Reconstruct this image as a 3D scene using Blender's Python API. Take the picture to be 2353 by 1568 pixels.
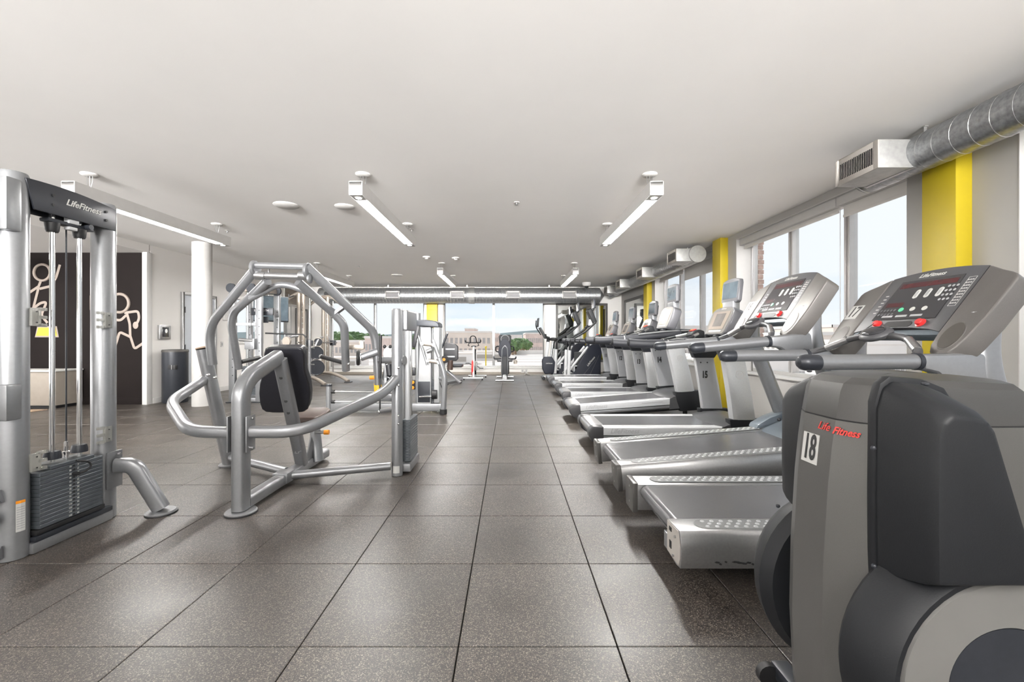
import bpy, bmesh, math, random
from mathutils import Vector, Matrix
random.seed(7)
PI = math.pi
S = bpy.context.scene
C = S.collection
for o in list(bpy.data.objects): bpy.data.objects.remove(o)

# ------------------------------------------------------------------ camera
F, CX, CY, H = 995.0, 1172.0, 778.0, 1.182
cam_d = bpy.data.cameras.new('camera'); cam = bpy.data.objects.new('camera', cam_d); C.objects.link(cam)
cam.location = (0, 0, H); cam.rotation_euler = (PI/2, 0, 0)
cam_d.sensor_width = 36; cam_d.lens = 36*F/2353; cam_d.sensor_fit = 'HORIZONTAL'
cam_d.shift_x = (1176.5-CX)/2353; cam_d.shift_y = (CY-784)/2353
cam_d.clip_start = .05; cam_d.clip_end = 2000
S.camera = cam
def P(px, py, Y): return Vector(((px-CX)*Y/F, Y, H-(py-CY)*Y/F))

# ------------------------------------------------------------------ light
S.view_settings.view_transform = 'Standard'; S.view_settings.look = 'None'
S.view_settings.gamma = 1; S.view_settings.use_curve_mapping = False
S.view_settings.exposure = 0.25
w = bpy.data.worlds.new('sky'); S.world = w; w.use_nodes = True
nt = w.node_tree; nt.nodes.clear()
def N(t, **k):
    n = nt.nodes.new(t)
    for a, b in k.items(): setattr(n, a, b)
    return n
tc = N('ShaderNodeTexCoord'); mp = N('ShaderNodeMapping'); mp.inputs['Scale'].default_value = (1, 1, 3.2)
nz = N('ShaderNodeTexNoise'); nz.inputs['Scale'].default_value = 3.1; nz.inputs['Detail'].default_value = 7; nz.inputs['Roughness'].default_value = .5
rp = N('ShaderNodeValToRGB')
rp.color_ramp.elements[0].position = .33; rp.color_ramp.elements[0].color = (.56, .65, .77, 1)
rp.color_ramp.elements[1].position = .52; rp.color_ramp.elements[1].color = (.70, .725, .76, 1)
e = rp.color_ramp.elements.new(.42); e.color = (.64, .69, .75, 1)
bg = N('ShaderNodeBackground'); bg.inputs['Strength'].default_value = 1.22
ou = N('ShaderNodeOutputWorld')
L = nt.links
L.new(tc.outputs['Generated'], mp.inputs[0]); L.new(mp.outputs[0], nz.inputs[0]); L.new(nz.outputs[0], rp.inputs[0])
L.new(rp.outputs[0], bg.inputs[0]); L.new(bg.outputs[0], ou.inputs[0])

sun_d = bpy.data.lights.new('sun', 'SUN'); sun = bpy.data.objects.new('sun', sun_d); C.objects.link(sun)
sun_d.energy = 4.5; sun_d.angle = .3; sun_d.color = (1, .96, .9); sun.rotation_euler = (math.radians(-35), math.radians(-30), 0)

def area(name, loc, rot, sx, sy, power, col=(1, 1, 1)):
    d = bpy.data.lights.new(name, 'AREA'); d.shape = 'RECTANGLE'; d.size = sx; d.size_y = sy; d.energy = power; d.color = col
    o = bpy.data.objects.new(name, d); C.objects.link(o); o.location = loc; o.rotation_euler = rot
    return o
# added fill lights out of view, brightening ceiling and room; no real glazing there
area('rear_fill_light', (-2.5, -3.3, 1.2), (math.radians(128), 0, 0), 11, 2.0, 130, (1, .985, .97))
q = area('rear_fill_beam', (-2.5, -3.4, 2.35), (math.radians(94.5), 0, 0), 11, .6, 400, (1, .985, .97)); q.data.spread = math.radians(42)  # added narrow beam that lifts the far ceiling and back wall
area('side_fill_light', (-10.7, 3.0, 1.2), (0, math.radians(-125), 0), 2.0, 8, 200, (1, .985, .97))  # added uplight in the unseen part of the left recess

# ------------------------------------------------------------------ materials
def mat(name, col, rough=.5, metal=0, var=.06, scale=12, bump=0, emit=None, spec=None, coat=0, trans=0):
    m = bpy.data.materials.new(name); m.use_nodes = True
    t = m.node_tree; b = t.nodes['Principled BSDF']
    b.inputs['Roughness'].default_value = rough; b.inputs['Metallic'].default_value = metal
    if spec is not None: b.inputs['Specular IOR Level'].default_value = spec
    if coat: b.inputs['Coat Weight'].default_value = coat; b.inputs['Coat Roughness'].default_value = .1
    if trans: b.inputs['Transmission Weight'].default_value = trans
    g = t.nodes.new('ShaderNodeNewGeometry')
    n = t.nodes.new('ShaderNodeTexNoise'); n.inputs['Scale'].default_value = scale; n.inputs['Detail'].default_value = 4
    t.links.new(g.outputs['Position'], n.inputs['Vector'])
    r = t.nodes.new('ShaderNodeValToRGB')
    r.color_ramp.elements[0].position = .3; r.color_ramp.elements[1].position = .7
    r.color_ramp.elements[0].color = tuple(max(0, c*(1-var)) for c in col)+(1,)
    r.color_ramp.elements[1].color = tuple(min(1, c*(1+var)) for c in col)+(1,)
    t.links.new(n.outputs['Fac'], r.inputs[0]); t.links.new(r.outputs[0], b.inputs['Base Color'])
    if bump:
        bp = t.nodes.new('ShaderNodeBump'); bp.inputs['Strength'].default_value = bump; bp.inputs['Distance'].default_value = .002
        t.links.new(n.outputs['Fac'], bp.inputs['Height']); t.links.new(bp.outputs[0], b.inputs['Normal'])
    if emit:
        b.inputs['Emission Color'].default_value = tuple(emit[0])+(1,); b.inputs['Emission Strength'].default_value = emit[1]
    return m
M = dict(
 ceiling = mat('ceiling_paint', (.90, .885, .865), .9, var=.01, scale=2),
 wall = mat('wall_paint', (.74, .72, .695), .85, var=.015, scale=2),
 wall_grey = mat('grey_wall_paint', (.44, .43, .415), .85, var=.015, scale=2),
 white = mat('white_paint', (.58, .57, .555), .6, var=.02),
 dark_wall = mat('dark_brown_paint', (.012, .009, .0085), .85, spec=.15, var=.1, scale=3),
 beige = mat('beige_paint', (.29, .255, .22), .6, var=.04),
 yellow = mat('yellow_paint', (.50, .385, .012), .45, var=.03, scale=5),
 silver = mat('silver_paint', (.27, .275, .285), .33, .65, var=.03, scale=60),
 silver_w = mat('pale_silver_plastic', (.48, .49, .50), .38, .1, var=.03, scale=60),
 alu = mat('brushed_aluminium', (.34, .34, .34), .3, .8, var=.05, scale=90),
 grey_plastic = mat('grey_plastic', (.075, .075, .08), .42, .1, var=.05, scale=200, bump=.05),
 warm_grey = mat('metallic_grey_plastic', (.13, .122, .115), .4, .35, var=.04, scale=200),
 blue_grey = mat('blue_grey_plastic', (.13, .155, .18), .35, .3, var=.04, scale=100),
 dark = mat('charcoal_plastic', (.009, .010, .012), .5, spec=.35, var=.1, scale=300, bump=.12),
 dark2 = mat('dark_grey_paint', (.026, .029, .036), .38, .2, var=.08, scale=60),
 black = mat('black_rubber', (.012, .012, .013), .5, var=.1),
 vinyl = mat('black_vinyl', (.014, .014, .018), .38, var=.15, scale=80, bump=.1),
 vinyl_b = mat('brown_vinyl', (.055, .033, .025), .4, var=.15, scale=40, bump=.1),
 chrome = mat('chrome', (.80, .80, .80), .12, 1, var=.02),
 steel = mat('steel', (.42, .42, .42), .3, .9, var=.08, scale=80),
 bronze = mat('bronze_painted_tube', (.33, .29, .25), .35, .5, var=.05, scale=50),
 belt = mat('belt_rubber', (.10, .10, .105), .22, var=.12, scale=350, bump=.12),
 frame_dk = mat('dark_frame', (.05, .046, .042), .5, var=.06),
 frame_al = mat('window_aluminium', (.55, .54, .53), .35, .3, var=.03),
 shade = mat('shade_fabric', (.70, .68, .65), .8, var=.02),
 red = mat('red_plastic', (.6, .03, .03), .3, var=.05),
 red_ink = mat('red_ink', (.65, .05, .04), .5, var=.3, scale=160),
 orange = mat('orange_plastic', (.85, .30, .02), .35, var=.05),
 green = mat('green_print', (.10, .55, .30), .4, var=.05),
 white_ink = mat('white_ink', (.85, .85, .83), .5, var=.03),
 grey_ink = mat('grey_ink', (.35, .35, .36), .5, var=.03),
 black_ink = mat('black_ink', (.02, .02, .02), .5, var=.03),
 display = mat('display_glass', (.022, .022, .027), .16, var=.1, coat=.5),
 display_red = mat('red_lens', (.07, .012, .015), .2, var=.2),
 lcd = mat('screen_glass', (.14, .13, .125), .14, var=.25, scale=9, coat=.6),
 lcd_b = mat('blue_screen_glass', (.09, .12, .145), .14, var=.25, scale=9, coat=.6),
 lamp = mat('lamp_diffuser', (.9, .9, .9), .5, emit=((1, .975, .94), 140)),
 lamp_spot = mat('downlight_lens', (.9, .9, .9), .5, emit=((1, .95, .88), 20)),
 led = mat('orange_led', (.9, .4, .05), .5, emit=((1, .35, .03), 1.2)),
 sticker = mat('white_sticker', (.52, .52, .50), .5, var=.02),
 clear = mat('frosted_plastic', (.62, .62, .58), .25, var=.05, trans=.7),
 tan = mat('tan_stucco', (.74, .67, .61), .85, var=.06, scale=.3),  # distance haze is mixed into this pale tone
 pink = mat('pink_brick', (.68, .57, .53), .9, var=.12, scale=.6),  # paled to carry distance haze
 roof = mat('pale_roof', (.66, .58, .54), .9, var=.10, scale=.12),
 roof_w = mat('white_roof', (.74, .72, .70), .9, var=.06, scale=.4),
 far_glass = mat('far_window_glass', (.40, .39, .39), .3, var=.2, scale=1),  # lightened so the colour itself holds the distance haze
 leaves = mat('tree_leaves', (.10, .17, .07), .8, var=.55, scale=.7),
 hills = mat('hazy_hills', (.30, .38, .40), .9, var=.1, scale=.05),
 wood = mat('wood_floor', (.30, .21, .14), .5, var=.2, scale=6),
 brickm = mat('brick_clay', (.50, .36, .31), .85, var=.25, scale=14),
 weight = mat('weight_plate_paint', (.075, .085, .095), .42, .2, var=.06, scale=40),
 mirror = mat('mirror_glass', (.86, .88, .87), .02, 1, var=.005),
)
def floor_mat(name, lift=1.0):
    m = bpy.data.materials.new(name); m.use_nodes = True; t = m.node_tree; b = t.nodes['Principled BSDF']
    g = t.nodes.new('ShaderNodeNewGeometry')
    v = t.nodes.new('ShaderNodeTexVoronoi'); v.inputs['Scale'].default_value = 300; t.links.new(g.outputs['Position'], v.inputs['Vector'])
    sp = t.nodes.new('ShaderNodeSeparateColor'); t.links.new(v.outputs['Color'], sp.inputs[0])
    r = t.nodes.new('ShaderNodeValToRGB'); cr = r.color_ramp
    cr.elements[0].position = 0; cr.elements[0].color = (.030, .0245, .022, 1)
    cr.elements[1].position = 1; cr.elements[1].color = (.50, .43, .36, 1)
    for p, c in ((.40, (.048, .040, .035, 1)), (.62, (.11, .086, .070, 1)), (.80, (.19, .150, .122, 1)), (.92, (.34, .285, .235, 1))):
        q = cr.elements.new(p); q.color = c
    t.links.new(sp.outputs[0], r.inputs[0])
    n = t.nodes.new('ShaderNodeTexNoise'); n.inputs['Scale'].default_value = 2.2; n.inputs['Detail'].default_value = 5
    t.links.new(g.outputs['Position'], n.inputs['Vector'])
    mr = t.nodes.new('ShaderNodeMapRange'); mr.inputs[1].default_value = .3; mr.inputs[2].default_value = .7; mr.inputs[3].default_value = .75*lift; mr.inputs[4].default_value = 1.2*lift
    t.links.new(n.outputs[0], mr.inputs[0])
    oi = t.nodes.new('ShaderNodeObjectInfo')
    m2 = t.nodes.new('ShaderNodeMapRange'); m2.inputs[3].default_value = .93; m2.inputs[4].default_value = 1.07; t.links.new(oi.outputs['Random'], m2.inputs[0])
    mu = t.nodes.new('ShaderNodeMath'); mu.operation = 'MULTIPLY'; t.links.new(mr.outputs[0], mu.inputs[0]); t.links.new(m2.outputs[0], mu.inputs[1])
    mx = t.nodes.new('ShaderNodeVectorMath'); mx.operation = 'SCALE'; t.links.new(r.outputs[0], mx.inputs[0]); t.links.new(mu.outputs[0], mx.inputs['Scale'])
    t.links.new(mx.outputs[0], b.inputs['Base Color']); b.inputs['Specular IOR Level'].default_value = .8
    rr = t.nodes.new('ShaderNodeMapRange'); rr.inputs[1].default_value = .3; rr.inputs[2].default_value = .7; rr.inputs[3].default_value = .36; rr.inputs[4].default_value = .50
    t.links.new(n.outputs[0], rr.inputs[0]); t.links.new(rr.outputs[0], b.inputs['Roughness'])
    bp = t.nodes.new('ShaderNodeBump'); bp.inputs['Strength'].default_value = .15; bp.inputs['Distance'].default_value = .001
    t.links.new(sp.outputs[1], bp.inputs['Height']); t.links.new(bp.outputs[0], b.inputs['Normal'])
    return m
M['floor'] = floor_mat('speckled_rubber', .41)
def galv(name, ring):
    m = mat(name, (.36, .37, .38), .34, .85, var=.22, scale=38)
    return m
M['galv'] = galv('galvanised_steel', 0)
def glass_mat():
    m = bpy.data.materials.new('window_glass'); m.use_nodes = True; t = m.node_tree; t.nodes.remove(t.nodes['Principled BSDF'])
    o = t.nodes['Material Output']; a = t.nodes.new('ShaderNodeBsdfTransparent'); b = t.nodes.new('ShaderNodeBsdfGlossy')
    a.inputs[0].default_value = (.96, .97, .97, 1); b.inputs['Roughness'].default_value = .02
    lw_ = t.nodes.new('ShaderNodeLayerWeight'); lw_.inputs[0].default_value = .5
    pw = t.nodes.new('ShaderNodeMath'); pw.operation = 'POWER'; pw.inputs[1].default_value = 5; t.links.new(lw_.outputs['Facing'], pw.inputs[0])
    f = t.nodes.new('ShaderNodeMath'); f.operation = 'MULTIPLY_ADD'; f.inputs[1].default_value = .5; f.inputs[2].default_value = .0003; t.links.new(pw.outputs[0], f.inputs[0])
    x = t.nodes.new('ShaderNodeMixShader'); t.links.new(f.outputs[0], x.inputs[0]); t.links.new(a.outputs[0], x.inputs[1]); t.links.new(b.outputs[0], x.inputs[2])
    t.links.new(x.outputs[0], o.inputs[0]); return m
M['glass'] = glass_mat()
M['galv_l'] = mat('galvanised_sheet', (.36, .36, .35), .42, .5, var=.10, scale=25)
M['grille'] = mat('grille_paint', (.38, .355, .325), .5, var=.03)
M['cup'] = mat('cup_hollow_shade', (.065, .058, .05), .35, .1, var=.05)  # dark tone paints the shade of a hollow onto a flat disc
M['shroud'] = mat('pewter_shroud', (.115, .112, .107), .42, .45, var=.05, scale=600, bump=.04)
M['shroud_top'] = mat('dark_pewter_cap', (.07, .068, .066), .38, .45, var=.06, scale=600, bump=.04)
M['disc'] = mat('pale_grey_disc', (.15, .147, .14), .45, .1, var=.03)
M['header'] = mat('black_header_plate', (.022, .024, .03), .35, .2, var=.06)
M['yellow_sl'] = mat('yellow_sleeve_plastic', (.80, .48, .02), .4, var=.03)
M['bezel'] = mat('bronze_bezel', (.20, .165, .135), .4, .2)
M['hood'] = mat('dark_grey_hood', (.075, .076, .08), .3, .2)
M['cap_grey'] = mat('cap_grey', (.085, .082, .078), .35, .3)
M['pad_grey'] = mat('pad_grey', (.20, .205, .205), .4, .2)
M['col_white'] = mat('column_paint', (.42, .41, .395), .6, var=.02)
M['corner'] = mat('dark_corner_plastic', (.045, .045, .048), .35, .1, var=.05)
M['plate'] = mat('grey_service_plate', (.42, .43, .45), .4, .15, var=.02)
M['rail'] = mat('dark_grip_rubber', (.020, .021, .026), .42, spec=.4, var=.08)
M['console_grey'] = mat('console_grey_plastic', (.12, .12, .13), .38, .2, var=.04)
M['navy'] = mat('navy_black_plastic', (.010, .012, .020), .5, spec=.3, var=.06)

# ------------------------------------------------------------------ mesh helpers
class MB:
    def __init__(s): s.v = []; s.f = []
    def add(s, vs, fs):
        b = len(s.v); s.v += [tuple(v) for v in vs]; s.f += [tuple(i+b for i in f) for f in fs]; return s
    def box(s, x0, x1, y0, y1, z0, z1):
        if x0 > x1: x0, x1 = x1, x0
        if y0 > y1: y0, y1 = y1, y0
        if z0 > z1: z0, z1 = z1, z0
        return s.add([(x0,y0,z0),(x1,y0,z0),(x1,y1,z0),(x0,y1,z0),(x0,y0,z1),(x1,y0,z1),(x1,y1,z1),(x0,y1,z1)],
            [(0,3,2,1),(4,5,6,7),(0,1,5,4),(1,2,6,5),(2,3,7,6),(3,0,4,7)])
    def obox(s, c, ax, ay, az):      # oriented box: centre and three half-vectors
        c, ax, ay, az = Vector(c), Vector(ax), Vector(ay), Vector(az)
        vs = [c+ax*i+ay*j+az*k for k in (-1, 1) for i, j in ((-1,-1),(1,-1),(1,1),(-1,1))]
        fs = [(0,3,2,1),(4,5,6,7),(0,1,5,4),(1,2,6,5),(2,3,7,6),(3,0,4,7)]
        if ax.cross(ay).dot(az) < 0: fs = [f[::-1] for f in fs]
        return s.add(vs, fs)
    def prism(s, poly, fn, a, b, poly2=None):   # poly: 2D; fn(u,v,w)->3D ; extruded w from a to b
        n = len(poly); q = poly2 or poly
        vs = [fn(u, v, a) for u, v in poly]+[fn(u, v, b) for u, v in q]
        fs = [tuple(range(n))[::-1], tuple(range(n, 2*n))]+[(i, (i+1) % n, n+(i+1) % n, n+i) for i in range(n)]
        return s.add(vs, fs)
    def loft(s, rings, cap=True):
        n = len(rings[0]); vs = [p for r in rings for p in r]; fs = []
        for k in range(len(rings)-1):
            for i in range(n): fs.append((k*n+i, k*n+(i+1) % n, (k+1)*n+(i+1) % n, (k+1)*n+i))
        if cap: fs += [tuple(range(n))[::-1], tuple((len(rings)-1)*n+i for i in range(n))]
        return s.add(vs, fs)
    def sweep(s, pts, rx, ry=None, fil=0, up=(0, 0, 1), seg=12, sq=0, steps=6, cap=True, r_end=None):
        ry = ry or rx; pts = [Vector(p) for p in pts]
        if fil and len(pts) > 2:
            q = [pts[0]]
            for i in range(1, len(pts)-1):
                a, p, c = pts[i-1], pts[i], pts[i+1]
                d1 = a-p; d2 = c-p; r = min(fil, d1.length*.48, d2.length*.48)
                A = p+d1.normalized()*r; B = p+d2.normalized()*r
                for k in range(steps+1):
                    t = k/steps; q.append(A*(1-t)**2+p*2*t*(1-t)+B*t*t)
            q.append(pts[-1]); pts = q
        n = len(pts); rings = []; up = Vector(up); side = None
        for i, p in enumerate(pts):
            t = (pts[min(i+1, n-1)]-pts[max(i-1, 0)]).normalized()
            if side is None:
                side = t.cross(up)
                if side.length < 1e-3: side = t.cross(Vector((1, 0, 0)))
            side = (side-t*side.dot(t)).normalized(); nrm = side.cross(t).normalized()
            k = 1
            if r_end: k = 1+(r_end-1)*i/(n-1)
            ring = []
            for j in range(seg):
                a = 2*PI*j/seg; ca, sa = math.cos(a), math.sin(a)
                if sq: ca = math.copysign(abs(ca)**sq, ca); sa = math.copysign(abs(sa)**sq, sa)
                ring.append(p+side*ca*rx*k+nrm*sa*ry*k)
            rings.append(ring)
        return s.loft(rings, cap)
    def cyl(s, a, b, r, r2=None, seg=16, cap=True): return s.sweep([a, b], r, seg=seg, cap=cap, r_end=(r2/r if r2 else None))
    def lathe(s, c, prof, axis=(0, 0, 1), seg=24):   # prof: (radius, height) list
        z = Vector(axis).normalized(); x = z.orthogonal().normalized(); y = z.cross(x); c = Vector(c); rings = []
        for r, h in prof: rings.append([c+z*h+(x*math.cos(2*PI*j/seg)+y*math.sin(2*PI*j/seg))*max(r, 1e-4) for j in range(seg)])
        return s.loft(rings)
    def ball(s, c, rx, ry=None, rz=None, seg=16, rg=9, R=None):
        ry = ry or rx; rz = rz or rx; rings = []
        for i in range(rg+1):
            t = -PI/2+PI*i/rg; ring = []
            for j in range(seg):
                a = 2*PI*j/seg; p = Vector((rx*math.cos(t)*math.cos(a), ry*math.cos(t)*math.sin(a), rz*math.sin(t)))
                if R: p = R @ p
                ring.append(Vector(c)+p)
            rings.append(ring)
        return s.loft(rings)
    def torus(s, c, R, r, axis=(0, 0, 1), seg=28, seg2=8):
        z = Vector(axis).normalized(); x = z.orthogonal().normalized(); y = z.cross(x); c = Vector(c); b = len(s.v)
        for i in range(seg):
            a = 2*PI*i/seg; d = x*math.cos(a)+y*math.sin(a)
            for j in range(seg2):
                q = 2*PI*j/seg2; s.v.append(tuple(c+d*(R+r*math.cos(q))+z*r*math.sin(q)))
        for i in range(seg):
            for j in range(seg2):
                s.f.append((b+i*seg2+j, b+((i+1) % seg)*seg2+j, b+((i+1) % seg)*seg2+(j+1) % seg2, b+i*seg2+(j+1) % seg2))
        return s
def obj(name, mb, m, parent=None, bevel=0, bseg=2, smooth=True, loc=None, kind=None, sharp=35):
    me = bpy.data.meshes.new(name); me.from_pydata(mb.v, [], mb.f)
    bm = bmesh.new(); bm.from_mesh(me)
    bmesh.ops.remove_doubles(bm, verts=bm.verts, dist=1e-6)
    bmesh.ops.recalc_face_normals(bm, faces=bm.faces)
    if bevel:
        es = [e for e in bm.edges if len(e.link_faces) == 2 and e.calc_face_angle(0) > .5]
        bmesh.ops.bevel(bm, geom=es, offset=bevel, offset_type='OFFSET', segments=bseg, profile=.6, affect='EDGES', clamp_overlap=True)
    bm.to_mesh(me); bm.free()
    if smooth:
        me.shade_smooth(); me.set_sharp_from_angle(angle=math.radians(sharp))
    me.materials.append(M[m] if isinstance(m, str) else m)
    o = bpy.data.objects.new(name, me); C.objects.link(o)
    if parent: o.parent = parent
    if loc: o.location = loc
    if kind: o['kind'] = kind
    return o
def tag(o, label, cat, group=None):
    o['label'] = label; o['category'] = cat
    if group: o['group'] = group
    return o
def thing(name, label, cat, loc=(0, 0, 0), rotz=0, group=None, tilt=0):
    o = bpy.data.objects.new(name, None); C.objects.link(o); o.location = loc; o.rotation_euler = (0, tilt, rotz)
    o.empty_display_size = .1
    return tag(o, label, cat, group)
def struct_e(name, loc=(0, 0, 0)):
    o = bpy.data.objects.new(name, None); C.objects.link(o); o.location = loc; o['kind'] = 'structure'; return o
def struct(name, mb, m, parent=None, **k):
    o = obj(name, mb, m, parent, **k)
    if not parent: o['kind'] = 'structure'
    return o
def dup(root, loc=None, label=None, group=None, rotz=None, tilt=None):
    r = root.copy(); C.objects.link(r)
    if loc is not None: r.location = loc
    if rotz is not None: r.rotation_euler.z = rotz
    if tilt is not None: r.rotation_euler.y = tilt
    if label: r['label'] = label
    if group: r['group'] = group
    for ch in list(root.children):
        c = ch.copy(); C.objects.link(c); c.parent = r
        for g in ch.children:
            d = g.copy(); C.objects.link(d); d.parent = c
    return r
_tc = {}
def text(name, s, size, o, xd, yd, m, parent=None, shear=0, bold=0, ext=.0006, sx=1):
    key = (s, size, shear, bold, ext)
    if key not in _tc:
        cu = bpy.data.curves.new('t', 'FONT'); cu.body = s; cu.size = size; cu.shear = shear; cu.extrude = ext; cu.offset = bold
        cu.align_x = 'CENTER'; cu.align_y = 'CENTER'; cu.resolution_u = 3
        t = bpy.data.objects.new('t', cu); C.objects.link(t)
        me = bpy.data.meshes.new_from_object(t.evaluated_get(bpy.context.evaluated_depsgraph_get()))
        _tc[key] = ([v.co.copy() for v in me.vertices], [tuple(p.vertices) for p in me.polygons])
        bpy.data.objects.remove(t); bpy.data.meshes.remove(me)
    vs, fs = _tc[key]; xd = Vector(xd).normalized(); yd = Vector(yd).normalized(); zd = xd.cross(yd)
    o = Vector(o)
    mb = MB(); mb.add([o+xd*v.x*sx+yd*v.y+zd*v.z for v in vs], fs)
    return obj(name, mb, m, parent, smooth=False)
def rects(a0, a1, b0, b1, t, t2=None):     # four bars of a rectangular frame that only touch at the corners
    t2 = t2 or t
    return ((a0, a0+t, b0, b1), (a1-t, a1, b0, b1), (a0+t, a1-t, b0, b0+t2), (a0+t, a1-t, b1-t2, b1))
XZ = lambda u, v, w: (u, w, v)      # polygon in x,z extruded along y
YZ = lambda u, v, w: (w, u, v)
XY = lambda u, v, w: (u, v, w)

# ------------------------------------------------------------------ room shell
ZC = 2.86; XR = 3.63; YB = 14.1; XL = -6.47; YF = -3.6; T = .61
def fy(k): return 1.661+T*k
# floor: base + tiles
fl = struct_e('floor')
obj('subfloor', MB().box(-11, XR+.3, YF, YB+.3, -.25, -.02), 'black', fl, smooth=False)
ys = [k for k in range(-9, 21)]; xs = [i for i in range(-16, 6)]
def tile_mb(w, d):
    g = .0022
    return MB().box(g, w-g, g, d-g, -.02, 0)
tm = obj('tile', tile_mb(T, T), 'floor', fl, bevel=.0022, bseg=1, smooth=False).data
first = bpy.data.objects['tile']; rest = MB(); cnt = 0
cells = []
for k in ys:
    for i in xs:
        x0 = -.198+T*i; y0 = fy(k)
        cells.append((max(abs(x0+.3)*.5, 0)+abs(y0-1.2), x0, y0, k, i))
for d, x0, y0, k, i in sorted(cells):
    x1 = min(x0+T, XR); y1 = min(y0+T, YB)
    if x1 <= x0+.02 or y1 <= y0+.02: continue
    full = x1-x0 > T-.001 and y1-y0 > T-.001
    vis = y0 > .6 and y0 < 9.5 and abs(x0+.3) < (y0+T)*1.25
    if full and vis and cnt < 290:
        o = first if cnt == 0 else first.copy()
        if cnt: C.objects.link(o)
        o.location = (x0, y0, 0); cnt += 1
    else:
        g = .0022; rest.box(x0+g, x1-g, y0+g, y1-g, -.02, 0)
o = obj('outlying_tiles', rest, 'floor', fl, smooth=False); o['kind'] = 'stuff'

struct('ceiling', MB().box(-11, XR+.3, YF, YB+.3, ZC, ZC+.2), 'ceiling', smooth=False)
# right wall with three openings
SILL, HEAD, XG = .64, 2.77, 3.90
W = [(-2.6, 3.09), (3.956, 6.946), (7.72, 10.85)]
rw = MB(); T1 = XR+.30
rw.box(XR, T1, YF, YB+.3, 0, SILL); rw.box(XR, T1, YF, YB+.3, HEAD, ZC)
for a, b in ((YF, W[0][0]), (W[0][1], W[1][0]), (W[1][1], W[2][0]), (W[2][1], YB+.3)): rw.box(XR, T1, a, b, SILL, HEAD)
struct('wall_right', rw, 'wall_grey', smooth=False)
# window jamb linings (bright white)
for n, (a, b) in enumerate(W):
    wn = struct_e('window_%d' % (n+1), (XG, (a+b)/2, SILL)); yc = (a+b)/2
    hw = (b-a)/2; hh = HEAD-SILL
    o = obj('jamb_lining', MB().box(XR-.002-XG, .03, -hw, -hw+.006, 0, hh).box(XR-.002-XG, .03, hw-.006, hw, 0, hh).box(XR-.002-XG, .03, -hw+.006, hw-.006, hh-.006, hh), 'white', wn, smooth=False)
    obj('window_sill', MB().box(XR-.03-XG, .02, -hw+.006, hw-.006, 0, .022), 'white', wn, bevel=.004)
    fr = MB(); t = .055
    for q in rects(-hw+.006, hw-.006, .022, hh-.006, t): fr.box(-.04, .04, *q)
    obj('window_frame', fr, 'frame_al', wn, bevel=.006)
    pn = 3 if n else 5
    for i in range(1, pn):
        y = -hw+2*hw*i/pn
        mm = MB().box(-.05, .045, y-.042, y-.012, .07, hh-.05).box(-.035, .035, y-.012, y+.012, .07, hh-.05).box(-.05, .045, y+.012, y+.042, .07, hh-.05)
        obj('mullion', mm, 'frame_al', wn, bevel=.004)
    for i in range(pn):
        y0 = -hw+2*hw*i/pn; y1 = -hw+2*hw*(i+1)/pn
        obj('pane', MB().box(-.004, .004, y0+.045, y1-.045, .075, hh-.055), 'glass', wn, smooth=False)
# back wall
b_sill, b_head = .23, 2.5
bo = [(-5.88, -2.79), (-2.18, 1.13)]
bw = MB(); bw.box(-6.9, XR, YB, YB+.3, 0, b_sill).box(-6.9, XR, YB, YB+.3, b_head, ZC)
for a, b in ((-6.9, bo[0][0]), (bo[0][1], bo[1][0]), (bo[1][1], XR)): bw.box(a, b, YB, YB+.3, b_sill, b_head)
struct('wall_back', bw, 'wall', smooth=False)
for n, (a, b) in enumerate(bo):
    wn = struct_e('window_%d' % (n+4), ((a+b)/2, YB+.12, b_sill)); hw = (b-a)/2; hh = b_head-b_sill; t = .05
    fr = MB()
    for q in rects(-hw, hw, 0, hh, t): fr.box(q[0], q[1], -.04, .04, q[2], q[3])
    obj('window_frame', fr, 'frame_al', wn, bevel=.005)
    obj('window_sill', MB().box(-hw, hw, -.16, -.04, -.03, .02), 'white', wn, bevel=.004)
    xm = (1134-CX)*YB/F-(a+b)/2 if n else (860-CX)*YB/F-(a+b)/2
    obj('mullion', MB().box(xm-.04, xm+.04, -.05, .05, .06, hh-.05), 'frame_al' if 0 else 'steel', wn, bevel=.004)
    for x0, x1 in ((-hw+t, xm-.04), (xm+.04, hw-t)): obj('pane', MB().box(x0, x1, -.004, .004, .06, hh-.05), 'glass', wn, smooth=False)
# left wall with door and windows
lw = MB(); YD = 7.76
lo = [(10.2, 11.3, 1.1, 2.15), (12.0, 12.75, 1.1, 2.15)]
lw.box(XL-.2, XL, YD+.02, YB, 2.15, ZC).box(XL-.2, XL, YD+.02, YB, 0, 1.1)
for a, b in ((YD+.02, lo[0][0]), (lo[0][1], lo[1][0]), (lo[1][1], YB)): lw.box(XL-.2, XL, a, b, 1.1, 2.15)
struct('wall_left', lw, 'wall', smooth=False)
for n, (a, b, z0, z1) in enumerate(lo):
    wn = struct_e('window_%d' % (n+6), (XL-.08, (a+b)/2, z0)); hw = (b-a)/2; hh = z1-z0
    fr = MB()
    for q in rects(-hw-.05, hw+.05, -.05, hh+.05, .09): fr.box(-.03, .1, *q)
    obj('window_frame', fr, 'white', wn, bevel=.005)
    obj('pane', MB().box(-.004, .004, -hw+.04, hw-.04, .04, hh-.04), 'glass', wn, smooth=False)
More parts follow.
